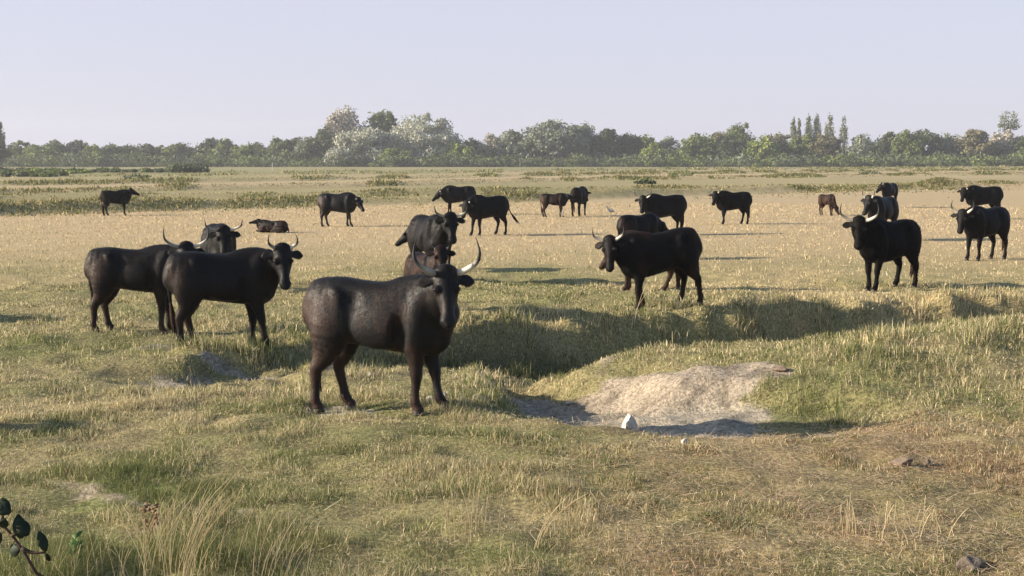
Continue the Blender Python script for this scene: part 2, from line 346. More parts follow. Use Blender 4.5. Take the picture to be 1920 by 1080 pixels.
M_MUZ = mat_noise('nose_skin', (.02, .017, .018), (.05, .043, .045), 25, .28, .2, .6)
M_STONE = mat_noise('pale_stone', (.34, .31, .26), (.56, .53, .46), 7, .9, .5)
M_CLOD = mat_noise('earth_clod', (.10, .075, .055), (.22, .17, .13), 9, .95, .8)
M_WOOD = mat_noise('grey_wood', (.34, .32, .29), (.55, .53, .49), 12, .9)
M_DLEAF = mat_noise('dark_leaf', (.010, .018, .009), (.022, .036, .016), 30, .6, .2, .2)
M_STEM = mat_noise('stem', (.035, .022, .014), (.08, .05, .03), 30, .8)
M_BROWNP = mat_noise('dead_leaf', (.15, .085, .045), (.30, .19, .11), 30, .85)
M_GREENP = mat_noise('fresh_leaf', (.045, .10, .022), (.09, .17, .04), 30, .6)

# ------------------------------------------------------------------ ground sheet
def axis(lo, hi, step, growth, outlo, outhi):
    a = list(np.arange(lo, hi + step * .5, step)); s = step
    while a[-1] < outhi: s *= growth; a.append(a[-1] + s)
    s = step; b = [a[0]]
    while b[-1] > outlo: s *= growth; b.append(b[-1] - s)
    return np.array(b[::-1][:-1] + a)
gx = axis(-8.5, 11, .065, 1.06, -4000, 4000); gy = axis(6.3, 24.5, .065, 1.018, -60, 6000)
GX, GY = np.meshgrid(gx, gy); gxf, gyf = GX.ravel(), GY.ravel(); GZ = terrain(gxf, gyf)
bm_ = mask_bare(gxf, gyf); GZ = GZ + bm_ * (.11 * (fbm(gxf * 2.6, gyf * 4.2, 90, 4) - .5) + .035 * (vn(gxf * 11, gyf * 11, 93) - .5))
nx, ny = len(gx), len(gy); i = (np.arange(ny - 1)[:, None] * nx + np.arange(nx - 1)[None]).ravel()
Q = np.stack([i, i + 1, i + nx + 1, i + nx], -1)
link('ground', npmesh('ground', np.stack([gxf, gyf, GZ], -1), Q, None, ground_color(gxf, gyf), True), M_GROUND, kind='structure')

# ------------------------------------------------------------------ grass
def blade_mesh(name, x, y, z, h, w, lean, az, face, col, seg=2, droop=.25):
    n = len(x); lx, ly = np.cos(az) * lean, np.sin(az) * lean; sx, sy = np.cos(face) * w / 2, np.sin(face) * w / 2
    b = np.stack([x, y, z - .01], -1); s = np.stack([sx, sy, np.zeros(n)], -1)
    cosl = np.sqrt(np.clip(1 - lean ** 2, 0.02, 1))
    mid = b + np.stack([lx * h * .35, ly * h * .35, h * .58 * (.4 + .6 * cosl)], -1)
    tip = b + np.stack([lx * h * 1.0, ly * h * 1.0, h * (cosl * (1 - droop * lean) + .02)], -1)
    cc = np.clip(col, 0, 1)
    if seg == 2:
        V = np.stack([b - s, b + s, mid + s * .75, mid - s * .75, tip], 1).reshape(-1, 3); k = np.arange(n)[:, None] * 5
        Qd = k + np.array([0, 1, 2, 3]); T = k + np.array([3, 2, 4])
        return npmesh(name, V, Qd, T, np.repeat(cc, 5, 0))
    V = np.stack([b - s, b + s, tip], 1).reshape(-1, 3); k = np.arange(n)[:, None] * 3
    return npmesh(name, V, None, k + np.array([0, 1, 2]), np.repeat(cc, 3, 0))
def height_map(x, y):
    n = fbm(x * .8, y * .8, 100, 4); tus = ss(.46, .72, fbm(x * 2.6, y * 2.6, 104, 3))
    h = .028 + .035 * n + .075 * tus
    dD, sD, (dep, *_r) = polyd(x, y, DITCH)
    bank = ss(2.6, 1.2, dD) * ss(.05, .3, dep) * (.75 + .25 * sD) * ss(8, 13, y)
    bank = np.maximum(bank, ss(1.7, .5, polyd(x, y, CREST)[0]) * .75 * ss(1, 3.5, x))
    bank = np.maximum(bank, ss(.75, .2, np.abs(y - 16.55)) * ss(1.6, .8, np.abs(x + 2.4)))
    bank = np.maximum(bank, ss(-1.0, -.4, x) * ss(1.0, .2, x) * ss(.7, .3, np.abs(y - 13.6)) * .6)
    bank = np.maximum(bank, .75 * ss(2.7, 3.3, x) * ss(6.2, 5, x) * ss(13.0, 13.4, y) * ss(15.6, 14.8, y))
    h = h + bank * (.035 + .12 * tus + .04 * n)
    h = h + .12 * ss(9.3, 7.6, y) * ss(-.8, -2.2, x) * tus + .05 * ss(8.6, 7.4, y)
    h = h * (1 - .35 * ss(.3, 2, x) * ss(12.4, 11.6, y)) * (1 - .72 * ss(-.2, .6, x) * ss(3.4, 2.8, x) * ss(11.2, 11.9, y) * ss(14, 13.2, y)) * (1 - .6 * ss(1.8, 1.2, np.hypot((x + 3.7), (y - 15.2) * 1.1)))
    h = h * (1 - .35 * ss(13.2, 11.5, y) * (1 - tus))
    return h, bank
def blade_color(x, y, rnd, rnd2, bank):
    g = mask_green(x, y) ; r = mask_rust(x, y); fld = ss(26, 44, y)
    isg = rnd < np.clip(g * 1.05 + bank * .12, 0, .97)
    straw = mix(mix(np.broadcast_to(STRAW_A, x.shape + (3,)), np.broadcast_to(STRAW_B, x.shape + (3,)), rnd2), np.broadcast_to(PINK, x.shape + (3,)), fld * .8)
    green = mix(np.broadcast_to(GREEN_A, x.shape + (3,)), np.broadcast_to(GREEN_B, x.shape + (3,)), rnd2)
    straw = mix(straw, np.broadcast_to(RUST, straw.shape), ((rng.random(x.shape) < r * .8) * 1.0))
    fl = (rng.random(x.shape) < .05) & ~isg
    c = np.where(isg[:, None], green, straw) * (1 + .25 * fl)[:, None]
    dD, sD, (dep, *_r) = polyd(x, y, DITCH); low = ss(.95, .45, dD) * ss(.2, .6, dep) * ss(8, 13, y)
    c = mix(c, c * C(.42, .50, .36), low)  # lush dark grass low in the ditch, plus bottom shade mixed into its colour
    return c * ((.55 + .75 * rng.random(x.shape)) * (.92 + .4 * fbm(x * 2.2, y * 2.2, 133, 3)))[:, None]
def scatter(n, r0, r1, power, keepbare=.06, ang=27):
    """points in a wedge in front of the viewer, a little wider than the view"""
    u = rng.random(n); r = (r0 ** (power) + u * (r1 ** power - r0 ** power)) ** (1 / power) if power else r0 * (r1 / r0) ** u
    a = R(ang) * (2 * rng.random(n) - 1); x = r * np.sin(a); y = r * np.cos(a)
    keep = rng.random(n) > mask_bare(x, y) * (1 - keepbare)
    clump = fbm(x * 3.1, y * 3.1, 120, 3); keep &= rng.random(n) < np.clip(.35 + 2.2 * (clump - .35), .2, 1)
    return x[keep], y[keep]
def grass(name, n, r0, r1, power, hk, wk, wmin, seg, label, leanm=.68, cat='grass', ang=27, hmin=0):
    x, y = scatter(n, r0, r1, power, ang=ang); z = terrain(x, y); m = len(x)
    h, bank = height_map(x, y); r = np.hypot(x, y)
    hh = (h * hk * (.45 + .9 * rng.random(m))); hh = np.maximum(hh, hmin)
    w = np.maximum(r * wk, wmin) * (.6 + .8 * rng.random(m))
    lean = np.clip(leanm + .32 * rng.standard_normal(m) - .1 * bank, .03, .97); az = rng.random(m) * 2 * np.pi
    fc = rng.standard_normal(m) * .7 + (rng.random(m) < .5) * np.pi
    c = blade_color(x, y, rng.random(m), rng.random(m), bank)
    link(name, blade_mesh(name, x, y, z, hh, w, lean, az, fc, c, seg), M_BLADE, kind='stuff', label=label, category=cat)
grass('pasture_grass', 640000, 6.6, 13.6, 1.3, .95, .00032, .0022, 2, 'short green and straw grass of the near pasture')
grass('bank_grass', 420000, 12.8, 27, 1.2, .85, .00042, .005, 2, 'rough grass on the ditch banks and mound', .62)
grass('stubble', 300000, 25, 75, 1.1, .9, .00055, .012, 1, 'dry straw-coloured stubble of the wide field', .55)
# straw lying about in the foreground
x, y = scatter(90000, 6.6, 16, 1.3); m = len(x); keep = rng.random(m) < .35 + .65 * ss(-1, 2, x); x, y = x[keep], y[keep]; m = len(x)
c = mix(np.broadcast_to(C(.45, .36, .20), (m, 3)), np.broadcast_to(C(.66, .56, .36), (m, 3)), rng.random(m)) ; rr = rng.random(m) < mask_rust(x, y) * .9; c = np.where(rr[:, None], np.where(rng.random(m)[:, None] < .55, C(.62, .45, .32), C(.36, .22, .13)), c)
c = c * (.7 + .5 * rng.random(m))[:, None]
az = rng.random(m) * 2 * np.pi; Ls = .03 + .11 * rng.random(m) ** 2.5
z = terrain(x, y) + .012 + .03 * rng.random(m)
s = np.stack([-np.sin(az), np.cos(az), .2 * rng.standard_normal(m)], -1) * .0020; dvec = np.stack([np.cos(az), np.sin(az), .18 * rng.standard_normal(m)], -1) * Ls[:, None]
b = np.stack([x, y, z], -1); V = np.stack([b - s, b + s, b + dvec + s * .6, b + dvec - s * .6], 1).reshape(-1, 3)
link('fallen_straw', npmesh('fallen_straw', V, np.arange(m)[:, None] * 4 + np.arange(4), None, np.repeat(c, 4, 0)), M_BLADE, kind='stuff', label='loose dry straw lying on the near pasture', category='straw')

# rough grass and low herbs along the far dykes
def dyke(name, lines, label, dens=1.0):
    X, Y, H, Wd, Cc = [], [], [], [], []
    for k, off, spread, n, hgt, x0, x1, gg in lines:
        x = x0 + (x1 - x0) * rng.random(int(n * dens)); yy = line_y(k, x) + off + spread * rng.standard_normal(len(x)) * .5
        cl = fbm(x * .25, yy * .1, ord(k) % 7 + 140, 3); cl2 = ss(.42, .68, cl)
        kp = rng.random(len(x)) < .25 + .9 * cl2; x, yy, cl2 = x[kp], yy[kp], cl2[kp]; r = np.hypot(x, yy)
        X.append(x); Y.append(yy); H.append(hgt * (.35 + .9 * cl2) * (.5 + .7 * rng.random(len(x)))); Wd.append(r * .0010 * (.6 + .9 * rng.random(len(x))))
        isg = rng.random(len(x)) < gg; t = rng.random(len(x))
        cg = mix(np.broadcast_to(C(.085, .11, .03), (len(x), 3)), np.broadcast_to(C(.20, .20, .065), (len(x), 3)), t); cs = mix(np.broadcast_to(C(.33, .26, .12), (len(x), 3)), np.broadcast_to(C(.50, .40, .22), (len(x), 3)), t)
        Cc.append(np.where(isg[:, None], cg, cs))
    x, y, h, w, c = map(np.concatenate, (X, Y, H, Wd, Cc)); m = len(x)
    link(name, blade_mesh(name, x, y, terrain(x, y), h, w, np.clip(.62 + .25 * rng.standard_normal(m), .05, .95), rng.random(m) * 6.28, rng.standard_normal(m) * .6, c, 1), M_BLADE, kind='stuff', label=label, category='grass')
dyke('dyke_grass', [('a', 1.0, 2.4, 52000, .19, -60, 110, .66), ('b', 1.5, 3.4, 34000, .26, -60, 110, .62), ('a', 9, 16, 40000, .14, -60, 110, .6)], 'rough olive grass on the low dykes behind the herd')
dyke('far_dyke_grass', [('c', 1.5, 3, 46000, .34, -110, 170, .72), ('d', 2, 4, 40000, .40, -150, 220, .7), ('e', 4, 20, 30000, .5, -260, 320, .7)], 'rough grass on the distant field edges before the trees')

# ------------------------------------------------------------------ cattle
HORN_ROOT = C(.34, .30, .24); HORN_MID = C(.62, .57, .47); HORN_TIP = C(.02, .018, .016)
def horn_mesh(side, hs, rise, fwd, curl, r0, s_, pale=1.0):
    P = [(.055, -.012, 0), (.12, -.015, .015), (hs * .62, rise * .05, fwd * .5), (hs * .93, rise * .30, fwd), (hs, rise * .62, fwd * .8), (hs * curl, rise, fwd * .3)]
    A = np.array([(fw, side * o, u) for o, u, fw in P]); rad = np.array([r0 * 1.15, r0 * 1.08, r0 * .95, r0 * .72, r0 * .42, r0 * .08])
    S = Soup(); S.tube(np.column_stack([A, rad, rad]), side=(1, 0, 0), seg=10, sub=6)
    V = np.vstack(S.V); ring = (len(V) - 2) // 10; t = np.concatenate([np.repeat(np.linspace(0, 1, ring), 10), [0, 1]])
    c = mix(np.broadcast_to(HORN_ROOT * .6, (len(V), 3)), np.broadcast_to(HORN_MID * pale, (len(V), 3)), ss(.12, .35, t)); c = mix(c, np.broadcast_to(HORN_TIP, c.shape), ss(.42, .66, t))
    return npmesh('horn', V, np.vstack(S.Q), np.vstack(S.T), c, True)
def cow(name, label, px, py, yaw, sc=1.0, neck=(0, 35, .62), head=(0, -62), horn=(.31, .26), hfwd=.06, curl=.92, legs=(0, 0, 0, 0), brown=.3, dark=1.0, sheen=.5,
        slim=1.0, hsc=1.0, tail='down', lying=False, cat='cow', near=False, legk=1.0, group='black cattle grazing in the field', at=None, horn_r=.030, tag=False, whiteleg=False, belly=0, pale=1.0, pitch=0, xs=.92, longear=1.0):
    if at: X, Y = at
    else:
        z = 0.0
        for _ in range(3): X, Y = gp(px, py, z); z = tz(X, Y)
    Z = tz(X, Y); dist = math.hypot(X, Y); th = R(yaw)
    e = empty(name, (X, Y, Z), th, label, cat, group); e.scale = (sc * xs, sc, sc * (.84 if lying else 1)); e.rotation_euler = (0, R(pitch), th)
    vox = min(.024, max(.0135, dist * .00055)) / sc
    fz = lambda lx, ly: (tz(X + sc * (lx * math.cos(th) - ly * math.sin(th)), Y + sc * (lx * math.sin(th) + ly * math.cos(th))) - Z) / sc
    S = Field(); drop = -.61 if lying else 0
    T = [(x_, (t_ + b_) / 2, a_, (t_ - b_) / 2) for x_, t_, b_, a_ in ((-.72, 1.16, .86, .10), (-.685, 1.235, .74, .17), (-.56, 1.285, .63, .225), (-.40, 1.29, .615, .24), (-.22, 1.265, .60, .235), (-.02, 1.255, .57 - belly, .245), (.18, 1.265, .54 - belly, .245), (.36, 1.295, .52, .22), (.50, 1.305, .535, .185), (.62, 1.22, .61, .145), (.70, 1.08, .68, .10))]
    T2 = []
    for x_, zc, a, b_ in T:
        top = zc + b_; b2 = b_ * (slim if slim < 1 else 1); T2.append((x_, 0, top - b2 + drop, a * slim * (1.12 if lying else 1), b2))
    S.tube(T2, k=.03, sub=2, e=2.35)
    for sd in (-1, 1):
        S.ell((-.69, sd * .10, 1.10 + drop), (.045, .035, .05), k=.07)
        if not lying:
            S.ell((.43, sd * .165 * slim, .93), (.12, .095, .31), rot=[[.96, 0, .27], [0, 1, 0], [-.27, 0, .96]], k=.07)
            S.ell((.55, sd * .12 * slim, .75), (.11, .075, .11), k=.08)
            S.ell((.06, sd * .185 * slim, .84), (.33, .10, .20), k=.05); S.tube([(-.42, sd * .165, 1.10, .02, .03), (-.37, sd * .195, .96, .02, .035), (-.33, sd * .185, .80, .02, .03)], k=.07)
        else:
            S.ell((-.50, sd * .26, .20), (.30, .11, .18), k=.06); S.ell((.42, sd * .20, .17), (.22, .09, .14), k=.06)
    S.ell((.38, 0, 1.22 + drop), (.24, .07, .085), k=.10); S.ell((-.68, 0, 1.20 + drop), (.07, .045, .045), k=.08)
    S.ell((.54, 0, .70 + drop * .75), (.15, .075, .12), k=.08)
    CUTS = [((-.235, sd * .285 * slim, 1.10 + drop), (.085, .075, .085)) for sd in (-1, 1)] + [((.27, sd * .27 * slim, .78 + drop), (.06, .07, .16)) for sd in (-1, 1)] + [((-.66, 0, .80), (.10, .035, .20))]
    feet = []
    if not lying:
        HL = [(-.46, .13, 1.0, .12, .21), (-.495, .155, .84, .125, .225), (-.49, .165, .70, .105, .19), (-.515, .165, .58, .074, .128), (-.565, .16, .49, .054, .088), (-.605, .155, .42, .048, .067), (-.60, .15, .33, .039, .053), (-.585, .15, .21, .035, .044), (-.58, .15, .125, .044, .051), (-.555, .15, .075, .041, .048), (-.54, .15, .045, .047, .061)]
        FL = [(.44, .14, .88, .10, .14), (.42, .155, .72, .088, .135), (.42, .15, .60, .068, .105), (.435, .145, .48, .053, .073), (.445, .14, .38, .052, .062), (.445, .14, .30, .038, .046), (.44, .14, .21, .034, .041), (.445, .14, .12, .043, .050), (.465, .14, .075, .040, .047), (.48, .14, .045, .046, .060)]
        for k, (prof, sd) in enumerate(((HL, 1), (HL, -1), (FL, 1), (FL, -1))):
            zt = .84; dx = legs[k]; pts = []
            fx = prof[-1][0] + dx; fy = sd * prof[-1][1]; g = fz(fx, fy)
            for (x_, y_, z_, a, b_) in prof:
                t = max(0, 1 - z_ / zt); zz = z_ + g * t
                pts.append((x_ + dx * t, sd * (y_ * (1 - .12 * t)) * slim ** (1 - t), zz, max(a, vox * 1.3), max(b_, vox * 1.3)))
            S.tube(pts, k=.055 if k < 2 else .05, sub=2); feet.append((pts[-1][0], pts[-1][1], pts[-1][2] - .045))
    else:
        for sd in (-1, 1):
            S.tube([(-.35, sd * .28, .20, .07, .08), (-.12, sd * .33, .10, .055, .06), (-.42, sd * .36, .055, .045, .045), (-.6, sd * .34, .045, .04, .035)])
            S.tube([(.45, sd * .2, .18, .07, .07), (.72, sd * .22, .10, .055, .055), (.5, sd * .26, .05, .045, .04)])
    for c_, r_ in CUTS[:4] if lying else CUTS: S.cut(c_, r_)
    for sd in (-1, 1): S.ell((-.405, sd * .195 * slim, 1.15 + drop), (.07, .035, .035), rot=[[.86, 0, .5], [0, 1, 0], [-.5, 0, .86]], k=.05)
    # neck and head
    ny_, np_, L = R(neck[0]), R(neck[1]), neck[2]
    S0 = np.array((.40, 0, 1.00 + drop)); nd = np.array((math.cos(np_) * math.cos(ny_), math.cos(np_) * math.sin(ny_), math.sin(np_))); PL = S0 + nd * L
    fdir = np.array((1.0, 0, .1)); mid = S0 + fdir * L * .26 * max(0.3, math.cos(np_)) + (PL - S0) * .30
    hy, hp = R(head[0]), R(head[1]); d = np.array((math.cos(hp) * math.cos(hy), math.cos(hp) * math.sin(hy), math.sin(hp))); side = np.array((-math.sin(hy), math.cos(hy), 0)); nrm = np.cross(d, side); nrm *= 1 if nrm[2] > 0 or abs(nrm[2]) < 1e-6 else -1
    hs_ = hsc
    back = PL - nrm * .06 * hs_ + d * .09 * hs_ ; back0 = back + (S0 - back) * .22
    S.tube([(*S0 - np.array((.10, 0, .04)), .18 * slim, .29 * slim), (*(S0 * .45 + mid * .55), .15 * slim, .25 * slim), (*(mid * .45 + back0 * .55), .120 * slim, .195), (*back0, .095 * hs_, .14 * hs_)], k=.09)
    # dewlap
    bx_ = np.array((.60, 0, .74 + drop * .85)); th_ = back0 + np.array((0, 0, -.08)); S.tube([(*th_, .04, .06), (*(th_ * .5 + bx_ * .5 + np.array((0, 0, .0))), .045, .11), (*bx_, .055, .12)], k=.09)
    HS = [(-.05, .065, .045), (-.02, .112, .078), (.04, .130, .100), (.11, .132, .118), (.17, .128, .126), (.24, .104, .118), (.31, .082, .098), (.38, .071, .082), (.44, .076, .074), (.49, .072, .062), (.515, .050, .044)]
    H = []
    for t, a, b_ in HS:
        cpt = PL + d * t * hs_ + nrm * (.085 - b_) * hs_; H.append((*cpt, a * hs_, b_ * hs_))
    S.tube(H, side=side, k=.05)
    S.ell(PL - d * .02 * hs_ + nrm * .03 * hs_, (.06 * hs_, .115 * hs_, .05 * hs_), rot=np.column_stack([d, side, nrm]), k=.04)
    for sd in (-1, 1):
        S.ell(PL + d * .165 * hs_ + side * sd * .104 * hs_ + nrm * .046 * hs_, (.034 * hs_,) * 3, k=.03)
        S.ell(PL + d * .475 * hs_ + side * sd * .042 * hs_ + nrm * .035 * hs_, (.034 * hs_,) * 3, k=.025)
        eb = PL + d * .045 * hs_ + side * sd * .115 * hs_ - nrm * .01; ed = side * sd * .95 + np.array((0, 0, -.10)) - nrm * .20; ed = ed / np.linalg.norm(ed)
        el = .185 * hs_ * longear; fl = d - ed * d.dot(ed); tk = max(.014, vox * .75)
        S.tube([(*eb, .034 * hs_, .030), (*(eb + ed * el * .3), .052 * hs_, max(tk, .018)), (*(eb + ed * el * .62), .068 * hs_, tk), (*(eb + ed * el * .88), .046 * hs_, tk), (*(eb + ed * el), .018, tk * .9)], side=fl, k=.018)
    # tail
    tp = {'down': [(-.69, 0, 1.20), (-.755, 0, 1.11), (-.775, .01, .85), (-.75, .02, .62), (-.735, .02, .50)], 'out': [(-.69, 0, 1.20), (-.80, 0, 1.05), (-.88, 0, .85), (-.98, 0, .68), (-1.05, 0, .60)],
          'side': [(-.69, 0, 1.20), (-.76, -.02, 1.06), (-.78, -.08, .85), (-.77, -.16, .66), (-.75, -.2, .5)], 'lie': [(-.69, 0, .55), (-.80, 0, .42), (-.93, .05, .22), (-.96, .1, .08), (-1.0, .2, .05)]}[tail if not lying else 'lie']
    tr = [.045, .032, .024, .020, .020]; tr = [max(q, vox * .95) for q in tr]
    S.tube([(*p, q, q) for p, q in zip(tp, tr)], k=.03)
    me = S.mesh('body', vox)
    link('body', me, mat_coat(brown, dark, sheen), e)
    if near or dist < 27:
        nv = len(me.vertices); co_ = np.empty(nv * 3); me.vertices.foreach_get('co', co_); no_ = np.empty(nv * 3); me.vertices.foreach_get('normal', no_); co_ = co_.reshape(-1, 3); no_ = no_.reshape(-1, 3)
        g_ = np.random.default_rng(abs(int(px))); pick = g_.integers(0, nv, int(min(70000, nv * 1.6))); P_ = co_[pick] + .006 * g_.standard_normal((len(pick), 3)); N_ = no_[pick]
        fl_ = np.tile([-.75, 0, -.65], (len(pick), 1)) + .30 * g_.standard_normal((len(pick), 3)) + .8 * np.stack([fbm(P_[:, 0] * 5, P_[:, 2] * 5, 3) - .5, 0 * P_[:, 0], fbm(P_[:, 0] * 5 + 9, P_[:, 2] * 5, 8) - .5], -1)
        tg = fl_ - (fl_ * N_).sum(1)[:, None] * N_; tg /= np.linalg.norm(tg, axis=1)[:, None] + 1e-6; hd = tg * .93 + N_ * (.15 + .08 * g_.standard_normal((len(pick), 1)))
        sd_ = np.cross(N_, tg); Lh = (.016 + .020 * g_.random((len(pick), 1))); sd_ = (sd_ + .22 * N_ * g_.standard_normal((len(pick), 1))) * max(.0010, dist * .00009)
        Vh = np.stack([P_ - sd_ - N_ * .002, P_ + sd_ - N_ * .002, P_ + hd * Lh], 1).reshape(-1, 3)
        link('coat_hair', npmesh('coat_hair', Vh, None, np.arange(len(pick))[:, None] * 3 + np.arange(3)), mat_coat(brown, dark, sheen * .6), e)
    # tail switch of loose hair
    p0 = np.array(tp[-2]); p1 = np.array(tp[-1]); td = (p1 - p0) / np.linalg.norm(p1 - p0); K = Soup(); rs = random.Random(int(px))
    if not lying:
        K.tube([(*p0, .02, .02), (*(p1), .036, .036), (*(p1 + td * .10), .045, .045), (*(p1 + td * .20), .03, .03), (*(p1 + td * .28), .006, .006)], seg=10)
        for q in range(7):
            o_ = np.array((rs.uniform(-.03, .03), rs.uniform(-.03, .03), 0)); K.tube([(*(p1 + o_ * .4), .014, .014), (*(p1 + td * .16 + o_), .014, .014), (*(p1 + td * rs.uniform(.26, .36) + o_ * 1.4), .003, .003)], seg=6)
        link('tail_switch', K.mesh('tail_switch'), mat_coat(min(1, brown + .15), dark, .3), e)
        for fx_, fy_, fz_ in feet:
            K = Soup(); K.tube([(fx_ - .012, fy_, fz_ + .058, .040, .048), (fx_, fy_, fz_ + .03, .048, .062), (fx_ + .006, fy_, fz_ - .006, .053, .070)], seg=12, sub=2); link('hoof', K.mesh('hoof'), M_HOOF, e)
    if horn:
        hm = np.eye(4); f_ = np.array((math.cos(hy), math.sin(hy), 0)); hb = PL - d * .03 * hs_ + nrm * .015
        for sd in (-1, 1):
            me = horn_mesh(sd, horn[0], horn[1], hfwd, curl, horn_r, sc, pale * (1.0 if sd > 0 else .50)); o = link('horn', me, M_HORN, e)  # shading painted in: one horn of each pair gets a darker tint
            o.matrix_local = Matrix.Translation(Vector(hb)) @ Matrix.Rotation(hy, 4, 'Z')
    if near or dist < 30:
        for sd in (-1, 1):
            K = Soup(); K.ell(PL + d * .165 * hs_ + side * sd * .123 * hs_ + nrm * .056 * hs_, (.022 * hs_,) * 3); link('eye', K.mesh('eye'), M_EYE, e)
        K = Soup(); K.ell(PL + d * .49 * hs_ + nrm * .035 * hs_, (.034 * hs_, .056 * hs_, .034 * hs_), rot=np.column_stack([d, side, nrm]))
        link('nose', K.mesh('nose'), M_MUZ, e)
        K = None
    if tag:
        K = Soup(); K.ell(PL + d * .06 + side * .17 - nrm * .02 + nrm * .04, (.03, .03, .008)); link('ear_tag', K.mesh('ear_tag'), M_WHITE, e)
    if whiteleg:
        fx_, fy_, fz_ = feet[3]; K = Soup(); K.tube([(fx_ - .03, fy_, fz_ + .40, .052, .06), (fx_ - .035, fy_, fz_ + .25, .04, .046), (fx_ - .03, fy_, fz_ + .08, .046, .052)], seg=12); link('white_stocking', K.mesh('white_stocking'), M_WHITE, e)
    return e

HERD = 'black cattle standing in the field'
cow('cow', 'large black-brown cow nearest to the viewer, long pale upcurved horns', 717, 777, -14, 1.06, (-34, 38, .58), (-66, -68), (.32, .31), .10, .90, (.14, -.12, .15, -.05), .38, 1.1, 1.0, near=True, slim=.92, hsc=.93, horn_r=.030, group=HERD, tail='down')
cow('cow', 'black cow with short curved horns standing just left of the nearest cow', 421, 664, 17, 1.0, (-32, 31, .58), (-88, -68), (.21, .19), .07, .90, (.16, -.06, -.04, .14), .12, 1.0, .8, near=True, slim=.94, group=HERD, horn_r=.027, at=(-3.86, 17.05))
cow('cow', 'leftmost large black cow with tall lyre horns, half behind another cow', 260, 621, 5, .95, (-25, 30, .58), (-80, -64), (.355, .31), .04, .97, (.06, -.14, .05, -.05), .30, 1.1, .8, slim=.92, group=HERD, horn_r=.027)
cow('cow', 'black cow facing us behind the two left cows, only horned head and chest showing', 412, 548, -68, 1.0, (-4, 22, .58), (-10, -66), (.33, .20), .05, 1.03, (0, 0, 0, 0), .1, 1.0, .7, group=HERD, horn_r=.025)
cow('calf', 'young black cow lying down in the stubble beyond the left cows', 510, 436, 166, .74, (6, 42, .44), (30, -22), None, lying=True, brown=.35, dark=1.0, cat='calf', group='young cattle in the field', slim=.90, hsc=.9)
cow('calf', 'black calf alone far off at the left edge of the stubble', 218, 404, 22, .88, (-6, 38, .52), (-20, -34), None, brown=.05, dark=.8, slim=.95, cat='calf', group='young cattle in the field', sheen=.3, legs=(-.1, .1, 0, 0))
cow('cow', 'black cow standing side-on alone beyond the lying one, head lowered to the right', 634, 425, -4, .98, (-14, 6, .52), (-34, -60), (.2, .12), .06, .95, (.10, -.10, -.10, .14), .18, 1.1, .7, group=HERD, horn_r=.024)
cow('cow', 'black cow facing left behind the cow with the flung-out tail', 860, 403, 192, 1.02, (14, 2, .58), (18, -48), (.18, .22), .05, .8, (.1, -.1, .1, -.1), .20, 1.0, .5, group=HERD, horn_r=.026)
cow('cow', 'black cow with tail swung out to the right, head level with its back', 914, 441, 210, 1.02, (10, 6, .50), (34, -60), (.17, .09), .05, .9, (-.1, .14, -.08, .12), .05, .9, .4, group=HERD, tail='out', horn_r=.022)
cow('cow', 'grey-black cow with wide horns standing right behind the brown horned one', 806, 528, -66, 1.04, (14, 30, .58), (-8, -66), (.31, .20), .06, 1.02, (0, 0, 0, 0), .10, 1.15, .7, group=HERD, horn_r=.026, tag=False)
cow('calf', 'small black calf whose head pokes out left of the grey-black horned cow', 812, 507, 236, .84, (-40, 16, .42), (-58, -50), None, brown=.15, slim=.9, cat='calf', group='young cattle in the field', hsc=1.05)
cow('cow', 'brown young cow with tiny horns right behind the nearest cow', 797, 592, -66, .79, (8, 42, .60), (-16, -66), (.16, .07), .04, .95, (0, 0, 0, 0), .70, 1.2, .5, group='young cattle in the field', horn_r=.018, pale=1.2)
cow('calf', 'dark brown calf with one white foreleg nosing a black cow', 1038, 407, -6, .80, (-2, 22, .48), (0, -22), None, brown=.50, slim=.86, cat='calf', group='young cattle in the field', whiteleg=True, legs=(-.08, .1, -.08, .1), hsc=1.0)
cow('cow', 'black cow seen end-on beside the brown calf', 1086, 405, 68, 1.0, (0, 10, .5), (0, -60), None, legs=(0, .1, 0, 0), brown=.05, dark=.8, sheen=.3, group=HERD)
cow('cow', 'black cow with V-shaped horns behind the reddish-backed cow', 1245, 440, 200, 1.04, (14, 20, .54), (55, -62), (.28, .24), .05, 1.04, (0, 0, 0, 0), .05, .85, .35, group=HERD, horn_r=.025)
cow('cow', 'hornless-looking black back between two horned cows on the right of centre', 1198, 486, 35, .88, (-10, -5, .5), (-20, -60), None, brown=.08, dark=.9, sheen=.4, group=HERD, slim=.95, tail='side')
cow('cow', 'reddish-brown-backed cow hidden behind the large right-of-centre cow', 1216, 546, 178, .90, (-6, -6, .42), (-10, -60), None, brown=.70, dark=1.2, sheen=.6, group='young cattle in the field', legs=(.22, -.14, .1, 0))
cow('cow', 'large black cow facing left on the ditch edge right of centre', 1244, 572, 193, .98, (10, 24, .60), (58, -66), (.29, .22), .05, .97, (-.14, .16, .12, -.10), .30, .9, .45, near=True, group=HERD, horn_r=.027, pitch=7)
cow('cow', 'black cow alone in the stubble, standing broadside far right of centre', 1374, 420, 192, .98, (16, 24, .54), (50, -60), (.2, .14), .05, .98, (-.06, .1, .05, -.1), .02, .8, .3, group=HERD, horn_r=.02)
cow('calf', 'small brown calf grazing with its head down', 1550, 404, -60, .74, (12, -46, .62), (10, -66), None, brown=.72, slim=.76, cat='calf', group='young cattle in the field', legs=(-.08, .08, -.1, .1), sheen=.3, xs=.85)
cow('cow', 'grey-faced horned cow directly behind the big horned bull', 1653, 450, -132, 1.05, (-4, 28, .56), (-6, -66), (.20, .22), .04, .9, (0, 0, 0, 0), .06, 1.0, .5, group=HERD, horn_r=.024)
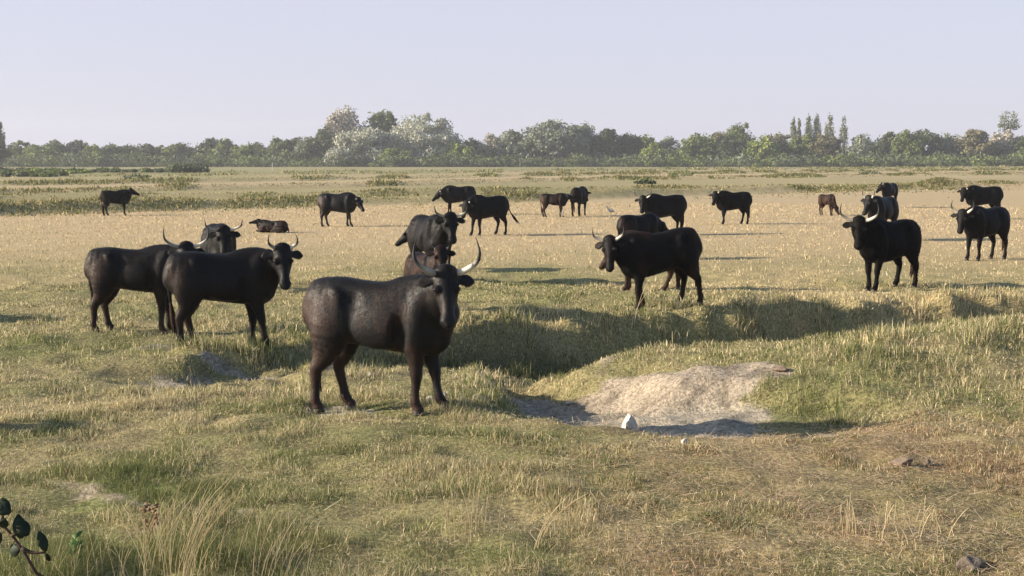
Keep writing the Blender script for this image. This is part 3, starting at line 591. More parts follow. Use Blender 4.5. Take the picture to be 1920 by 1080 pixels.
cow('cow', 'farthest black cow at right, horned, at the grassy dyke', 1667, 389, 232, 1.0, (-10, 24, .56), (-40, -56), (.26, .14), .05, .95, (0, .12, .1, 0), .12, .9, .35, group=HERD, horn_r=.022)
cow('bull', 'stocky jet-black bull with wide white-based horns on the right', 1664, 542, 214, 1.06, (-2, 31, .55), (38, -66), (.345, .30), .07, .92, (-.10, .14, .08, -.06), .0, .75, .3, near=True, cat='bull', horn_r=.031, belly=.02, group=HERD)
cow('cow', 'black cow standing broadside behind the bull near the right edge', 1842, 411, 184, 1.08, (16, 16, .56), (50, -60), (.18, .1), .05, .95, (-.12, .14, .12, -.12), .04, .8, .3, group=HERD, horn_r=.02)
cow('bull', 'black bull with one bright upright horn near the right edge', 1846, 487, 212, 1.03, (-4, 18, .52), (24, -66), (.27, .28), .06, .88, (-.08, .10, -.04, .07), .02, .8, .4, cat='bull', horn_r=.03, group=HERD)
# two animals just outside the frame on the left; only their shadows fall in view
cow('cow', 'black cow outside the left edge whose shadow lies in the near grass', 0, 0, 10, 1.0, brown=.1, at=(-8.6, 11.3), group=HERD)
cow('cow', 'black cow outside the left edge behind the nearer unseen one', 0, 0, 170, 1.0, brown=.1, at=(-11.0, 19.6), group=HERD)

# ------------------------------------------------------------------ trees
def crown_mesh(lobes, n, leaf, base, hi, seed, tight=.55):
    g = np.random.default_rng(seed); V = []; Cc = []; tot = sum(a * b_ for *_q, a, b_ in lobes)
    for (cx, cy, cz, rx, rz) in lobes:
        k = max(10, int(85 * (rx * rz) / tot)); m = int(n * rx * rz / tot)
        u = g.standard_normal((k, 3)); u /= np.linalg.norm(u, axis=1)[:, None]; u *= (.45 + .55 * g.random((k, 1)) ** .5); u[:, 2] = np.where(u[:, 2] < -.7, -.7, u[:, 2])
        cc = u * np.array((rx, rx, rz)) * .86; cr = .29 + .17 * g.random(k); ct = g.random(k)
        idx = g.integers(0, k, m); q = g.standard_normal((m, 3)); q /= np.linalg.norm(q, axis=1)[:, None]; q *= (g.random((m, 1)) ** .5)
        P = cc[idx] + q * cr[idx][:, None] * np.array((rx, rx, rz * .8 + rx * .2)) + np.array((cx, cy, cz))
        # leaf sprays: small quads, mostly facing outward
        nn = q + .6 * g.standard_normal((m, 3)); nn /= np.linalg.norm(nn, axis=1)[:, None]
        a = np.cross(nn, g.standard_normal((m, 3))); a /= np.linalg.norm(a, axis=1)[:, None] + 1e-9; b_ = np.cross(nn, a); s = leaf * (.5 + .8 * g.random((m, 1)))
        V.append(np.stack([P - a * s, P - b_ * s * .6, P + a * s, P + b_ * s * .6], 1).reshape(-1, 3))
        t = np.clip(ct[idx] * .6 + .4 * g.random(m), 0, 1); Cc.append(np.repeat(mix(np.broadcast_to(base, (m, 3)), np.broadcast_to(hi, (m, 3)), t), 4, 0))
    V = np.vstack(V); m = len(V) // 4
    return npmesh('crown', V, np.arange(m)[:, None] * 4 + np.arange(4), None, np.vstack(Cc))
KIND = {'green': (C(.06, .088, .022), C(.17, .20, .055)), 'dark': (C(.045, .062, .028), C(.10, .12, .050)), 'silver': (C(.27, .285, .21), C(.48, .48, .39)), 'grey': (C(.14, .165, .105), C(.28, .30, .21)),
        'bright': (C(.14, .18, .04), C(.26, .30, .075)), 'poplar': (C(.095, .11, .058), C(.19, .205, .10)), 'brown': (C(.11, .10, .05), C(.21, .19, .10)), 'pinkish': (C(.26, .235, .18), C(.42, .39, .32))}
def tree(label, px, top, w, kind='green', D=520, name='broadleaf_tree', base=None, lo=.10, n=1500, shape='round', group='trees of the distant belt', leaf=None):
    bx, by, _ = ppm(px, 305, D); zt = ppm(px, top - (4 if w > 66 else 8), D)[2]; W = w / FOC * D; seed = abs(int(px * 7 + top))
    g = random.Random(seed); zb = tz(bx, D) ; H = zt - zb
    e = empty(name, (bx, D, zb), 0, label, 'tree', group)
    if shape == 'round':
        z0 = H * lo; rz = (H - z0) / 2; lobes = [(0, 0, z0 + rz, W * .46, rz * .98)]
        for k in range(5):
            a = g.uniform(0, 6.28); lobes.append((math.cos(a) * W * .26, math.sin(a) * W * .26, z0 + rz * g.uniform(.55, 1.35), W * g.uniform(.24, .32), rz * g.uniform(.45, .65)))
        lobes.append((g.uniform(-.1, .1) * W, 0, H - rz * .42, W * .24, rz * .42))
    elif shape == 'spire':
        lobes = [(0, 0, H * .45, W * .40, H * .40), (g.uniform(-.06, .06) * W, 0, H * .70, W * .33, H * .29), (0, 0, H * .86, W * .17, H * .14)]
    else:   # a ball of leaves on a bare upper trunk
        lobes = [(0, 0, H - W * .42, W * .45, W * .42), (W * .12, 0, H - W * .6, W * .35, W * .3), (-W * .2, 0, H - W * .7, W * .28, W * .22)]
    b_, h_ = KIND[kind]; lf = leaf or max(.34, min(.62, W * .036))
    link('crown', crown_mesh(lobes, n, lf, b_, h_, seed), M_LEAF, e)
    S = Soup(); r = max(.14, H * .022); S.tube([(0, 0, -.3, r * 1.3, r * 1.3), (0, 0, H * .2, r, r), (g.uniform(-.3, .3), 0, H * .5, r * .7, r * .7), (0, 0, H * .82, r * .25, r * .25)], seg=8)
    for k in range(4):
        a = g.uniform(0, 6.28); z1 = H * g.uniform(.18, .42); S.tube([(0, 0, z1, r * .5, r * .5), (math.cos(a) * W * .18, math.sin(a) * W * .18, z1 + H * .16, r * .32, r * .32), (math.cos(a) * W * .3, math.sin(a) * W * .3, z1 + H * .32, r * .1, r * .1)], seg=6)
    link('trunk', S.mesh('trunk'), M_BARK, e)
    return e
GA = 'low green trees along the left half of the skyline'
TREES = [
 ('tall dark tree cut by the left edge of the picture', -4, 236, 24, 'dark', 420), ('dark bushy tree at the foot of the tall tree on the left edge', 0, 264, 40, 'dark', 415),
 ('low green tree second from the left edge', 40, 272, 46, 'green', 500), ('low green tree with a pale yellowish crown right of the left-edge trees', 72, 276, 44, 'bright', 492),
 ('low green tree left of the calf standing alone', 104, 270, 46, 'green', 505), ('darker low tree just left of the lone calf', 142, 269, 50, 'dark', 510),
 ('low yellow-green tree above the lone far calf', 176, 278, 36, 'bright', 495), ('low green tree above and right of the lone far calf', 206, 279, 46, 'green', 500),
 ('low olive tree above the leftmost cow horns', 240, 280, 46, 'green', 505), ('low dark tree in the dip of the left skyline', 276, 277, 44, 'dark', 500),
 ('small yellow-green tree right of the skyline dip on the left', 308, 281, 40, 'bright', 500), ('low green tree over the parked dark hedge end', 340, 277, 48, 'green', 505),
 ('taller dark green tree left of the group with the gap', 392, 266, 46, 'dark', 505), ('green tree over the lying young cow, left one', 424, 269, 48, 'green', 500),
 ('yellow-green tree over the lying young cow', 452, 280, 34, 'bright', 492), ('low green tree right of the lying young cow', 480, 275, 46, 'green', 500),
 ('green tree with dark top left of the silver poplars', 522, 266, 46, 'green', 500), ('dark narrow tree touching the silver poplar group', 556, 264, 34, 'dark', 505),
 ('small greyish tree at the left end of the silver poplars', 576, 262, 38, 'grey', 495), ('dark round tree in the left part of the silver poplar group', 606, 247, 66, 'dark', 490),
 ('tall pinkish-grey poplar topping the left of the silver group', 652, 208, 74, 'pinkish', 505), ('round deep green tree between the silver poplars', 716, 211, 62, 'green', 510),
 ('small silver willow bush at the foot of the silver group', 636, 283, 42, 'silver', 470), ('wide silver poplar in front of the deep green tree', 690, 243, 104, 'silver', 478),
 ('largest silver poplar, right of the deep green tree', 797, 217, 104, 'silver', 488), ('slim silver tree left of the largest silver poplar', 757, 226, 46, 'silver', 494),
 ('dark green tree tucked behind the right side of the largest silver poplar', 838, 246, 46, 'grey', 500),
 ('low yellow-green bush between the silver trees', 744, 285, 50, 'bright', 470), ('low green mound-shaped tree right of the silver poplars', 856, 275, 62, 'bright', 480),
 ('dark green tree above the low mound-shaped tree', 884, 266, 42, 'dark', 505), ('small pale tree left of centre beside the grey-green willow', 922, 257, 40, 'pinkish', 500),
 ('grey-green willow left of the wide grey tree', 962, 248, 56, 'grey', 490), ('wide grey-green tree in the middle of the skyline', 1034, 230, 90, 'grey', 490),
 ('dark grey tree just right of the wide middle tree', 1090, 232, 66, 'grey', 498), ('dark tree sloping down right of the middle trees', 1132, 243, 52, 'dark', 495),
 ('low dark tree right of the sloping dark tree', 1174, 259, 50, 'dark', 500), ('low green tree above the V-horned cow', 1214, 257, 54, 'green', 520),
 ('small yellow-green tree above and right of the V-horned cow', 1224, 276, 36, 'bright', 480), ('low rounded tree in the dip right of centre', 1256, 263, 42, 'grey', 520),
 ('green tree rising right of the skyline dip', 1312, 255, 62, 'green', 500), ('olive tree above the lone broadside cow, left one', 1350, 252, 52, 'brown', 510),
 ('tree with knobby top above the lone broadside cow', 1386, 238, 44, 'green', 500), ('light green rounded tree right of the knobby-topped one', 1424, 262, 60, 'bright', 485),
 ('dark green tree in front left of the poplar spires', 1376, 262, 50, 'dark', 488), ('brownish green tree left of the poplar spires', 1462, 252, 56, 'brown', 505),
 ('green tree under the left poplar spires', 1504, 255, 56, 'green', 490), ('olive tree under the tallest poplar spire', 1544, 256, 56, 'brown', 488),
 ('hazy grey tree right of the poplar spires', 1622, 258, 62, 'grey', 560), ('dark green tree above the farthest cow', 1672, 250, 56, 'dark', 500),
 ('dark green rounded tree right above the farthest cow', 1702, 252, 50, 'green', 492), ('dark tree with grey right side left of the bright one near the right edge', 1734, 246, 56, 'dark', 500),
 ('greyish tree between the farthest cow and the right edge', 1772, 254, 54, 'grey', 505), ('broad green-brown tree left of the lollipop-shaped tree', 1826, 244, 70, 'brown', 500),
 ('pinkish grey tree under the lollipop-shaped tree', 1884, 250, 64, 'pinkish', 505), ('last tree at the right edge of the picture', 1930, 254, 56, 'green', 500),
]
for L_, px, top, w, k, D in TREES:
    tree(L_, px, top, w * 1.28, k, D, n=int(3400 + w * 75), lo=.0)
for L_, px, top, w, D in [('slim poplar spire, leftmost of the cluster', 1487, 226, 13, 560), ('thin short poplar spire second from the left of the cluster', 1497, 228, 10, 565), ('broad poplar spire left half of the middle pair', 1515, 219, 18, 560), ('broad poplar spire right half of the middle pair', 1530, 220, 20, 560),
                          ('tallest poplar spire standing apart to the right', 1554, 217, 22, 550), ('last poplar spire on the right, paler and hazier', 1581, 226, 20, 600)]:
    tree(L_, px, top, w * 1.25, 'poplar', D, name='poplar_tree', shape='spire', n=1300, group='poplar spires on the right skyline', leaf=.42)
tree('lollipop-shaped tree standing above the others near the right edge', 1888, 215, 44, 'poplar', 515, shape='ball', n=1300)
# trees beyond both edges so that the belt goes on
for k, px in enumerate(list(range(-420, -30, 44)) + list(range(1975, 2400, 48))):
    tree('green tree of the belt beyond the %s edge of the picture' % ('left' if px < 0 else 'right'), px, 262 + (k * 37) % 16, 60, ('green', 'dark', 'brown')[k % 3], 500 + (k * 13) % 30, n=900, lo=.04, group='belt trees outside the picture')
# low scrub in front of and between the trees
def scrub(name, spans, label):
    V = []; Cc = []
    for x0, x1, D0, D1, h0, h1, n, kinds in spans:
        k = n; g = rng; cx = x0 + (x1 - x0) * g.random(k); cy = D0 + (D1 - D0) * g.random(k); hh = h0 + (h1 - h0) * g.random(k) ** 1.5; kd = g.integers(0, len(kinds), k)
        for q in range(k):
            m = 130; u = g.standard_normal((m, 3)); u /= np.linalg.norm(u, axis=1)[:, None]; u *= g.random((m, 1)) ** .4; W = hh[q] * (.9 + .9 * g.random())
            P = u * np.array((W, W, hh[q] * .55)) + np.array((cx[q] , cy[q], hh[q] * .5)); nn = u + .6 * g.standard_normal((m, 3)); nn /= np.linalg.norm(nn, axis=1)[:, None]
            a = np.cross(nn, g.standard_normal((m, 3))); a /= np.linalg.norm(a, axis=1)[:, None]; b_ = np.cross(nn, a); s = (.16 + .085 * hh[q]) * (.6 + .8 * g.random((m, 1)))
            V.append(np.stack([P - a * s, P - b_ * s * .6, P + a * s, P + b_ * s * .6], 1).reshape(-1, 3)); b0, h0_ = KIND[kinds[kd[q]]]
            t = np.clip(.6 * g.random() + .4 * g.random(m), 0, 1); Cc.append(np.repeat(mix(np.broadcast_to(b0, (m, 3)), np.broadcast_to(h0_, (m, 3)), t), 4, 0))
    V = np.vstack(V); m = len(V) // 4
    link(name, npmesh(name, V, np.arange(m)[:, None] * 4 + np.arange(4), None, np.vstack(Cc)), M_LEAF, kind='stuff', label=label, category='scrub')
scrub('scrub', [(-300, 330, 455, 485, 1.5, 5.0, 620, ('green', 'dark', 'dark', 'green')), (-300, 330, 486, 540, 4, 7.5, 420, ('dark', 'green')), (-20, 330, 470, 500, 2.5, 5.5, 160, ('dark', 'green', 'grey'))], 'low dark scrub filling the foot of the tree belt')
scrub('hedge_scrub', [(-120, -62.0, 255, 268, .4, 1.1, 90, ('dark', 'dark', 'green')), (-66, -62, 250, 256, 1.2, 1.9, 10, ('dark',)), (-90, -75, 225, 232, .5, 1.1, 26, ('bright', 'green')), (-95, -68, 190, 196, .3, .8, 30, ('dark', 'green'))], 'low dark hedge running in from the left before the trees')
for L_, px, py, D, hgt in [('low dark bramble bush on the dyke above the lone far calf', 256, 338, None, .9), ('low green bush on the dyke left of the lone cow', 1276, 333, None, 1.0), ('tiny dark bush on the dyke right of the reddish cow', 1210, 345, None, .55), ('small dark bush on the far dyke above the bull', 1630, 330, None, .9)]:
    x_, y_ = gp(px, py); e = empty('bush', (x_, y_, tz(x_, y_)), 0, L_, 'bush', 'low bushes on the dykes'); W = hgt * 1.9
    link('foliage', crown_mesh([(0, 0, hgt * .45, W, hgt * .5), (W * .6, .2, hgt * .35, W * .6, hgt * .36), (-W * .6, 0, hgt * .3, W * .6, hgt * .33)], 500, .12, *KIND['dark' if 'dark' in L_ else 'green'], int(px)), M_LEAF, e)

# ------------------------------------------------------------------ fence posts near the trees
for L_, px, py, hgt in [('pale fence post below the trees left of centre', 975, 313, 2.6), ('thin pale post below the trees right of centre', 1423, 312, 2.4), ('thin pale post in the green strip left of the silver poplars', 511, 322, 2.4), ('thin pale post below the poplar spires', 1566, 311, 2.0)]:
    x_, y_ = gp(px, py); S = Soup(); S.tube([(0, 0, -.3, .08, .08), (0, 0, hgt * .5, .075, .075), (.02, 0, hgt * .85, .06, .06)], seg=8); o = link('fence_post', S.mesh('fence_post'), M_WOOD, None, label=L_, category='post', group='fence posts before the tree belt')
    o.location = (x_, y_, tz(x_, y_))

# ------------------------------------------------------------------ stones, clods
def rock(name, label, px, py, size, mat, cat, seed, group=None, squash=(1, .8, 1), z0=-.25, taper=0):
    z = 0.0
    for _ in range(4): X, Y = gp(px, py, z); z = tz(X, Y)
    g = np.random.default_rng(seed); S = Soup(); S.ell((0, 0, 0), (1, 1, 1), nu=22, nv=14); V = np.vstack(S.V)
    for _ in range(9):   # chip flat faces
        nrm = g.standard_normal(3); nrm /= np.linalg.norm(nrm); dd = g.uniform(.55, .85); t = V @ nrm - dd; V = V - np.maximum(t, 0)[:, None] * nrm
    V[:, :2] *= (1 - taper * (V[:, 2:] + .3)); V[:, 0] += taper * .5 * V[:, 2]
    V = V * np.array(squash) * size; V[:, 2] += size * squash[2] * .55
    V += .012 * size / .1 * (np.stack([fbm(V[:, 0] * 40 + 5, V[:, 2] * 40 + V[:, 1] * 25, seed + q) for q in range(3)], -1) - .5) * 2.2
    me = npmesh(name, V, np.vstack(S.Q), np.vstack(S.T), None, True); o = link(name, me, mat, None, label=label, category=cat, group=group); o.location = (X, Y, z); o.rotation_euler = (0, g.uniform(-.25, .25), g.uniform(0, 6)); return o
rock('stone', 'white pointed stone on the near lip of the hollow', 1181, 803, .11, M_STONE, 'stone', 3, squash=(1.15, .8, 1.15), taper=.5)
rock('stone', 'flat pale stone right of the nearest cow forefeet', 828, 746, .085, M_STONE, 'stone', 5, 'pale stones by the forefeet of the nearest cow', (1.3, .8, .5))
rock('stone', 'smaller pale stone close behind the nearest cow forefeet', 806, 750, .05, M_STONE, 'stone', 6, 'pale stones by the forefeet of the nearest cow', (1, .8, .7))
rock('stone', 'small pale stone in the grass below the white pointed stone', 1284, 833, .045, M_STONE, 'stone', 8, None, (1.2, .8, .7))
rock('stone', 'tiny white stone lying in the hollow left of the white pointed stone', 1066, 757, .03, M_STONE, 'stone', 9, None, (1.4, .8, .7))
rock('stone', 'pale stone on the grassy bank behind the nearest cow belly', 693, 705, .045, M_STONE, 'stone', 19, None, (1.4, .8, .7))
rock('stone', 'grey-tan stone beside the dark clod on the right', 1738, 871, .045, M_CLOD, 'stone', 11, None, (1, .8, .8))
rock('earth_clod', 'dark clod of earth in the reddish grass on the right', 1692, 872, .075, M_CLOD, 'clod', 12, None, (1.5, .8, .55))
rock('earth_clod', 'grey clod of earth in the bottom right foreground', 1812, 1068, .09, M_CLOD, 'clod', 13, None, (1.7, 1.0, .42))
rock('earth_clod', 'small clod of earth on the top of the bare mound', 1462, 690, .07, M_CLOD, 'clod', 15, None, (1.6, .9, .55))

# ------------------------------------------------------------------ white bird in the stubble
bx, by = gp(1146, 404); e = empty('bird', (bx, by, tz(bx, by)), R(200), 'small white bird in the stubble beyond the large right-of-centre cow', 'bird')
S = Soup(); S.tube([(-.18, 0, .17, .01, .012), (-.08, 0, .20, .05, .05), (.03, 0, .23, .065, .07), (.12, 0, .27, .04, .045), (.17, 0, .33, .022, .024), (.19, 0, .40, .022, .022), (.23, 0, .42, .028, .026), (.27, 0, .41, .01, .01)], seg=12)
link('body', S.mesh('body'), mat_noise('white_feather', (.45, .43, .42), (.62, .60, .58), 20, .8), e)
S = Soup(); S.tube([(.26, 0, .412, .009, .009), (.34, 0, .395, .002, .002)], seg=6); link('beak', S.mesh('beak'), mat_noise('beak_yellow', (.5, .3, .05), (.6, .4, .08), 9, .5), e)
for sd in (-1, 1):
    S = Soup(); S.tube([(.01, sd * .03, .19, .008, .008), (.02, sd * .03, .09, .006, .006), (.0, sd * .03, 0, .007, .007)], seg=6); link('leg', S.mesh('leg'), M_STEM, e)

# ------------------------------------------------------------------ foreground plants
def stalk_clump(label, px, py, n, hgt, spread, lean=.25, w=.0045, seed=1, az0=None, colr=None, heads=True, group='dry grass stalks in the foreground'):
    z = 0.0
    for _ in range(3): X, Y = gp(px, py, z); z = tz(X, Y)
    g = np.random.default_rng(seed); V = []; Qd = []; Cc = []; c0 = 0; RT = []
    for k in range(n):
        bx_, by_ = g.normal(0, spread, 2); h = hgt * g.uniform(.55, 1.0); a = (g.uniform(0, 6.28) if az0 is None else az0 + g.normal(0, .45)); l = abs(g.normal(lean, .12)); seg = 7
        t = np.linspace(0, 1, seg); dirx, diry = math.cos(a), math.sin(a); kink = g.uniform(-.05, .05)
        P = np.stack([bx_ + dirx * h * l * t ** 1.7 + kink * t * h, by_ + diry * h * l * t ** 1.7, h * (t - .25 * l * t ** 2.5) - .01], -1)
        ww = w * g.uniform(.7, 1.1) * (1 - .6 * t)
        if heads and g.random() < .6: ww = ww + w * .9 * np.exp(-((t - .88) / .09) ** 2)
        for s_ in ((1, 0, 0), (0, 1, 0)):   # two crossed ribbons give each stalk a body
            s_ = np.array(s_); V.append(np.stack([P - s_ * ww[:, None] / 2, P + s_ * ww[:, None] / 2], 1).reshape(-1, 3)); i0 = c0 + np.arange(seg - 1) * 2
            Qd.append(np.stack([i0, i0 + 1, i0 + 3, i0 + 2], -1)); c0 += seg * 2
            cc = (colr if colr is not None else mix(C(.55, .45, .27)[None], C(.72, .62, .42)[None], np.array([g.random()])))
            RT += [(c0 - seg * 2, c0 - seg * 2 + 1)]
            Cc.append(np.repeat(np.asarray(cc).reshape(1, 3) * g.uniform(.8, 1.15), seg * 2, 0))
    V.append(np.array([[0, 0, -.05]])); Cc.append(np.array([[.2, .16, .1]])); RT = [(a_, b_, c0) for a_, b_ in RT]   # every stalk grows from one root
    o = link('dry_grass_clump', npmesh('dry_grass_clump', np.vstack(V), np.vstack(Qd), RT, np.vstack(Cc)), M_BLADE, None, label=label, category='grass clump', group=group); o.location = (X, Y, z); return o
stalk_clump('tallest clump of pale dry stalks leaning right at the bottom left', 355, 1082, 34, .78, .14, .42, w=.0045, seed=2, az0=.2)
stalk_clump('thin dry stalks beside the brown dead plant at bottom left', 275, 1078, 18, .50, .10, .2, w=.0045, seed=3)
stalk_clump('pale dry stalks leaning right at the bottom, left of centre', 500, 1090, 18, .44, .12, .35, w=.0045, seed=4, az0=.1)
stalk_clump('upright pale stalks crossing each other at the bottom centre', 880, 1010, 18, .52, .11, .20, w=.0045, seed=5)
stalk_clump('long arching single dry stalk right of the centre stalks', 1008, 1030, 4, .62, .015, .60, .008, seed=6, az0=.15)
stalk_clump('low tuft of dry stalks under the arching stalk', 985, 1075, 22, .22, .12, .3, seed=7)
stalk_clump('crossed dry stems on the bottom right', 1690, 1010, 22, .30, .16, .40, .007, seed=8)
stalk_clump('short upright dry stems left of the crossed stems at bottom right', 1600, 1002, 10, .28, .05, .12, .007, seed=9)
stalk_clump('dry stalks standing in the tall grass at the bottom left corner', 180, 1085, 20, .36, .18, .3, seed=10)
stalk_clump('bent pale stem crossing the large right-of-centre cow', 1188, 590, 2, .95, .02, .35, .012, seed=21, az0=.0, group='tall dry stems along the ditch')
stalk_clump('thin tall stem at the near ditch edge, middle of the ditch', 1265, 688, 3, .50, .06, .12, .010, seed=22, group='tall dry stems along the ditch')
stalk_clump('pale short stems on the crest left of the mound top', 1222, 700, 5, .38, .14, .15, .009, seed=23, group='tall dry stems along the ditch')
stalk_clump('pale stems sticking up from the crest right of the mound', 1575, 668, 8, .34, .22, .15, .009, seed=24, group='tall dry stems along the ditch')
stalk_clump('row of pale stems where the far ditch bank meets the right crest', 1700, 650, 9, .36, .3, .12, .009, seed=25, group='tall dry stems along the ditch')
stalk_clump('straight dry stem standing left of the bull', 1537, 545, 3, .8, .02, .08, .012, seed=26, group='tall dry stems along the ditch')

def leaf_at(S, V, Qd, c0, base, d, up, L, Wd):
    d = np.array(d, float); d /= np.linalg.norm(d); s = np.cross(d, up); s /= np.linalg.norm(s) + 1e-9; nrm = np.cross(s, d); t = np.linspace(0, 1, 6); ww = Wd * np.sin(np.pi * np.clip(t * .93 + .05, 0, 1)) ** .8
    P = np.array(base) + d * L * t[:, None] - nrm * (L * .18 * t ** 2)[:, None]
    for q in range(6): V += [P[q] - s * ww[q] / 2 + nrm * ww[q] * .12, P[q], P[q] + s * ww[q] / 2 + nrm * ww[q] * .12]
    for q in range(5):
        a = c0 + q * 3; Qd += [(a, a + 1, a + 4, a + 3), (a + 1, a + 2, a + 5, a + 4)]
    return c0 + 18
def leafy(name, label, base, pts, leaves, mat, stem_r, cat, stemmat=M_STEM):
    e = empty(name, base, 0, label, cat); S = Soup()
    for P in pts: S.tube([(*p, stem_r * (1 - .6 * i / (len(P) - 1)), stem_r * (1 - .6 * i / (len(P) - 1))) for i, p in enumerate(P)], side=(.3, 1, .1), seg=8)
    link('stem', S.mesh('stem'), stemmat, e); V = []; Qd = []; c = 0
    for b_, d, L, Wd in leaves: c = leaf_at(None, V, Qd, c, b_, d, (.25, -.9, .35), L, Wd)
    o = link('leaves', npmesh('leaves', np.array(V), np.array(Qd), None), mat, e); m_ = o.modifiers.new('thick', 'SOLIDIFY'); m_.thickness = .0015
    return e
# dark twig with leaves reaching in at the bottom left, close to the viewer
D = 3.2
W_ = lambda px, py, D=D: np.array(ppm(px, py, D))
bz = W_(150, 1130) * np.array((1, 1, 0)) + np.array((.25, .05, 0)); bz[2] = tz(bz[0], bz[1])
L_ = lambda p: tuple(np.array(p) - bz)
main = [L_(bz), L_(W_(190, 1500, 3.3)), L_(W_(105, 1130, 3.22)), L_(W_(68, 1075)), L_(W_(38, 1025)), L_(W_(5, 985)), L_(W_(-60, 930))]
tw = [[L_(W_(40, 1028)), L_(W_(60, 1036)), L_(W_(86, 1036))], [L_(W_(22, 1005)), L_(W_(40, 995))], [L_(W_(0, 985)), L_(W_(8, 960))]]
lv = [(L_(W_(40, 1010)), (-.15, .1, 1), .062, .036), (L_(W_(52, 1005)), (-.55, .1, 1), .050, .034), (L_(W_(38, 1028)), (-.9, .15, -.35), .038, .034), (L_(W_(86, 1034)), (-.35, .1, 1), .055, .026),
      (L_(W_(10, 965)), (-.25, .2, 1), .045, .034), (L_(W_(20, 962)), (-.8, 0, .5), .05, .036), (L_(W_(6, 990)), (.2, -.3, .6), .03, .025), (L_(W_(86, 1038)), (.35, .2, -1), .026, .012), (L_(W_(2, 1000)), (-.6, .2, -.7), .05, .03), (L_(W_(-25, 960)), (-.3, .2, 1), .06, .04), (L_(W_(-50, 940)), (-.6, .2, .6), .06, .04)]
leafy('leafy_twig', 'dark leafy twig reaching in at the bottom left corner', tuple(bz), [main] + tw, lv, M_DLEAF, .0065, 'twig')
# brown dead dock and small fresh green weed
x_, y_ = gp(283, 1030); z_ = tz(x_, y_); g = random.Random(4); lv = []
for k in range(34): 
    a = g.uniform(0, 6.28); zz = g.uniform(.20, .33); lv.append(((math.cos(a) * .02, math.sin(a) * .02, zz), (math.cos(a), math.sin(a), g.uniform(-.2, .8)), g.uniform(.02, .045), g.uniform(.012, .022)))
leafy('dead_dock_plant', 'reddish-brown dead seed plant standing left of the tall pale stalks', (x_, y_, z_), [[(0, 0, 0), (.01, 0, .15), (.015, 0, .32)], [(.01, 0, .18), (.05, 0, .25), (.06, 0, .31)], [(.0, 0, .15), (-.04, 0, .22), (-.05, 0, .27)]], lv, M_BROWNP, .004, 'weed', M_BROWNP)
x_, y_ = gp(146, 1085); z_ = tz(x_, y_); lv = []
for k in range(16): 
    a = g.uniform(0, 6.28); zz = .05 + .2 * k / 16; lv.append(((0, 0, zz), (math.cos(a), math.sin(a), .5), g.uniform(.04, .06), g.uniform(.016, .028)))
leafy('green_weed', 'small fresh green weed between the dark twig and the dead plant', (x_, y_, z_), [[(0, 0, 0), (.0, 0, .12), (-.01, 0, .26)]], lv, M_GREENP, .004, 'weed', M_GREENP)

# ------------------------------------------------------------------ haze
HZ = .00028
me = bpy.data.meshes.new('haze'); xs, ys, zs = (-700, 700), (-40, 1000), (-2.2, 30)
V = [(x, y, z) for x in xs for y in ys for z in zs]
me.from_pydata(V, [], [(0, 1, 3, 2), (4, 6, 7, 5), (0, 4, 5, 1), (2, 3, 7, 6), (0, 2, 6, 4), (1, 5, 7, 3)])
m, nt, ns, ln = mat_new('haze_air'); out = node(ns, 'ShaderNodeOutputMaterial'); pv = node(ns, 'ShaderNodeVolumePrincipled'); pv.inputs['Density'].default_value = HZ; pv.inputs['Color'].default_value = (.93, .95, 1, 1); pv.inputs['Anisotropy'].default_value = .2
ln.new(pv.outputs[0], out.inputs['Volume']); link('haze', me, m, kind='stuff', label='thin evening haze over the plain', category='haze')

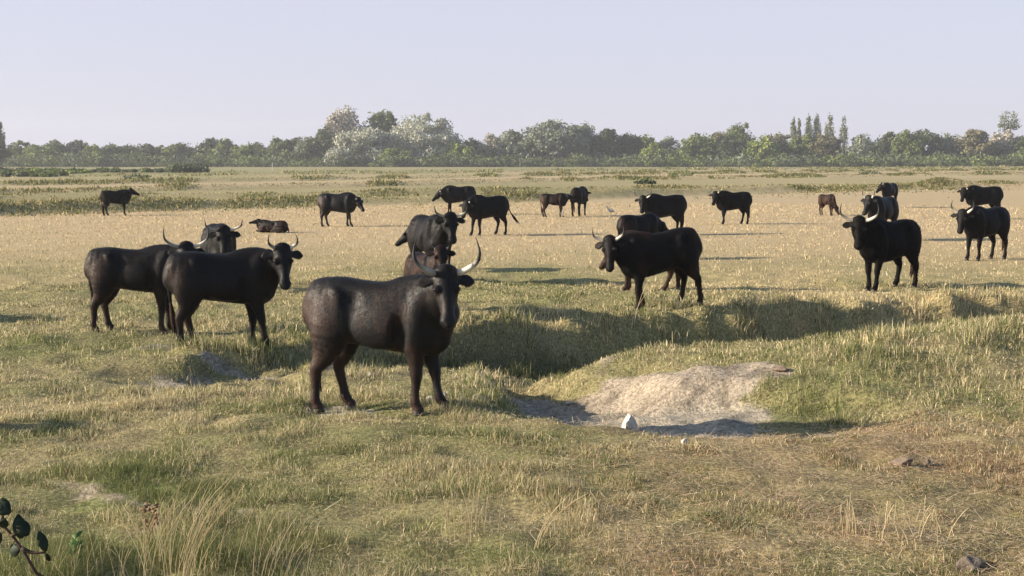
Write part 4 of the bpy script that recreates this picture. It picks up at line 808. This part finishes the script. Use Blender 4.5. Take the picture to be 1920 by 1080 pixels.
# ------------------------------------------------------------------ light, sky, camera
EL = 20.0; sdir = Vector((-1, -.12, 0)).normalized()
sun = bpy.data.lights.new('sun', 'SUN'); sun.energy = 5.0; sun.angle = R(.6); sun.color = (1, .87, .70); so = bpy.data.objects.new('sun', sun); COL.objects.link(so)
tosun = Vector((sdir.x * math.cos(R(EL)), sdir.y * math.cos(R(EL)), math.sin(R(EL)))); so.rotation_euler = tosun.to_track_quat('Z', 'Y').to_euler()
w = bpy.data.worlds.new('World'); scene.world = w; w.use_nodes = True; nt = w.node_tree; nt.nodes.clear()
sky = nt.nodes.new('ShaderNodeTexSky'); sky.sky_type = 'NISHITA'; sky.sun_disc = False; sky.sun_elevation = R(EL); sky.sun_rotation = math.atan2(sdir.x, sdir.y) % (2 * math.pi)
sky.altitude = 0; sky.air_density = 1.0; sky.dust_density = 1.2; sky.ozone_density = 2.0
bg = nt.nodes.new('ShaderNodeBackground'); bg.inputs[1].default_value = .15; wo = nt.nodes.new('ShaderNodeOutputWorld'); mx = nt.nodes.new('ShaderNodeMix'); mx.data_type = 'RGBA'; mx.inputs[7].default_value = (2.04, 2.02, 2.46, 1)
tcw = nt.nodes.new('ShaderNodeTexCoord'); sxw = nt.nodes.new('ShaderNodeSeparateXYZ'); mrw = nt.nodes.new('ShaderNodeMapRange'); mrw.interpolation_type = 'SMOOTHSTEP'
mrw.inputs[1].default_value = .13; mrw.inputs[2].default_value = .30; mrw.inputs[3].default_value = .84; mrw.inputs[4].default_value = 0.0   # milky air near the horizon, clear overhead
nt.links.new(tcw.outputs['Generated'], sxw.inputs[0]); nt.links.new(sxw.outputs[2], mrw.inputs[0]); nt.links.new(mrw.outputs[0], mx.inputs[0]); dk = nt.nodes.new('ShaderNodeMix'); dk.data_type = 'RGBA'; dk.blend_type = 'MULTIPLY'; dk.inputs[0].default_value = 1; dk.inputs[7].default_value = (.62, .62, .62, 1)
nt.links.new(sky.outputs[0], dk.inputs[6]); nt.links.new(dk.outputs[2], mx.inputs[6]); nt.links.new(mx.outputs[2], bg.inputs[0]); nt.links.new(bg.outputs[0], wo.inputs[0])
cam = bpy.data.cameras.new('camera'); cam.sensor_width = 36; cam.lens = 36 * FOC / 1920; cam.clip_end = 20000; cam.clip_start = .1
co = bpy.data.objects.new('camera', cam); COL.objects.link(co); co.location = (0, 0, CAMZ); co.rotation_euler = (math.pi / 2 - PITCH, 0, 0); scene.camera = co
scene.view_settings.view_transform = 'Standard'; scene.view_settings.look = 'None'; scene.view_settings.exposure = 1.17; scene.view_settings.gamma = 1
scene.cycles.volume_bounces = 0; scene.cycles.max_bounces = 6
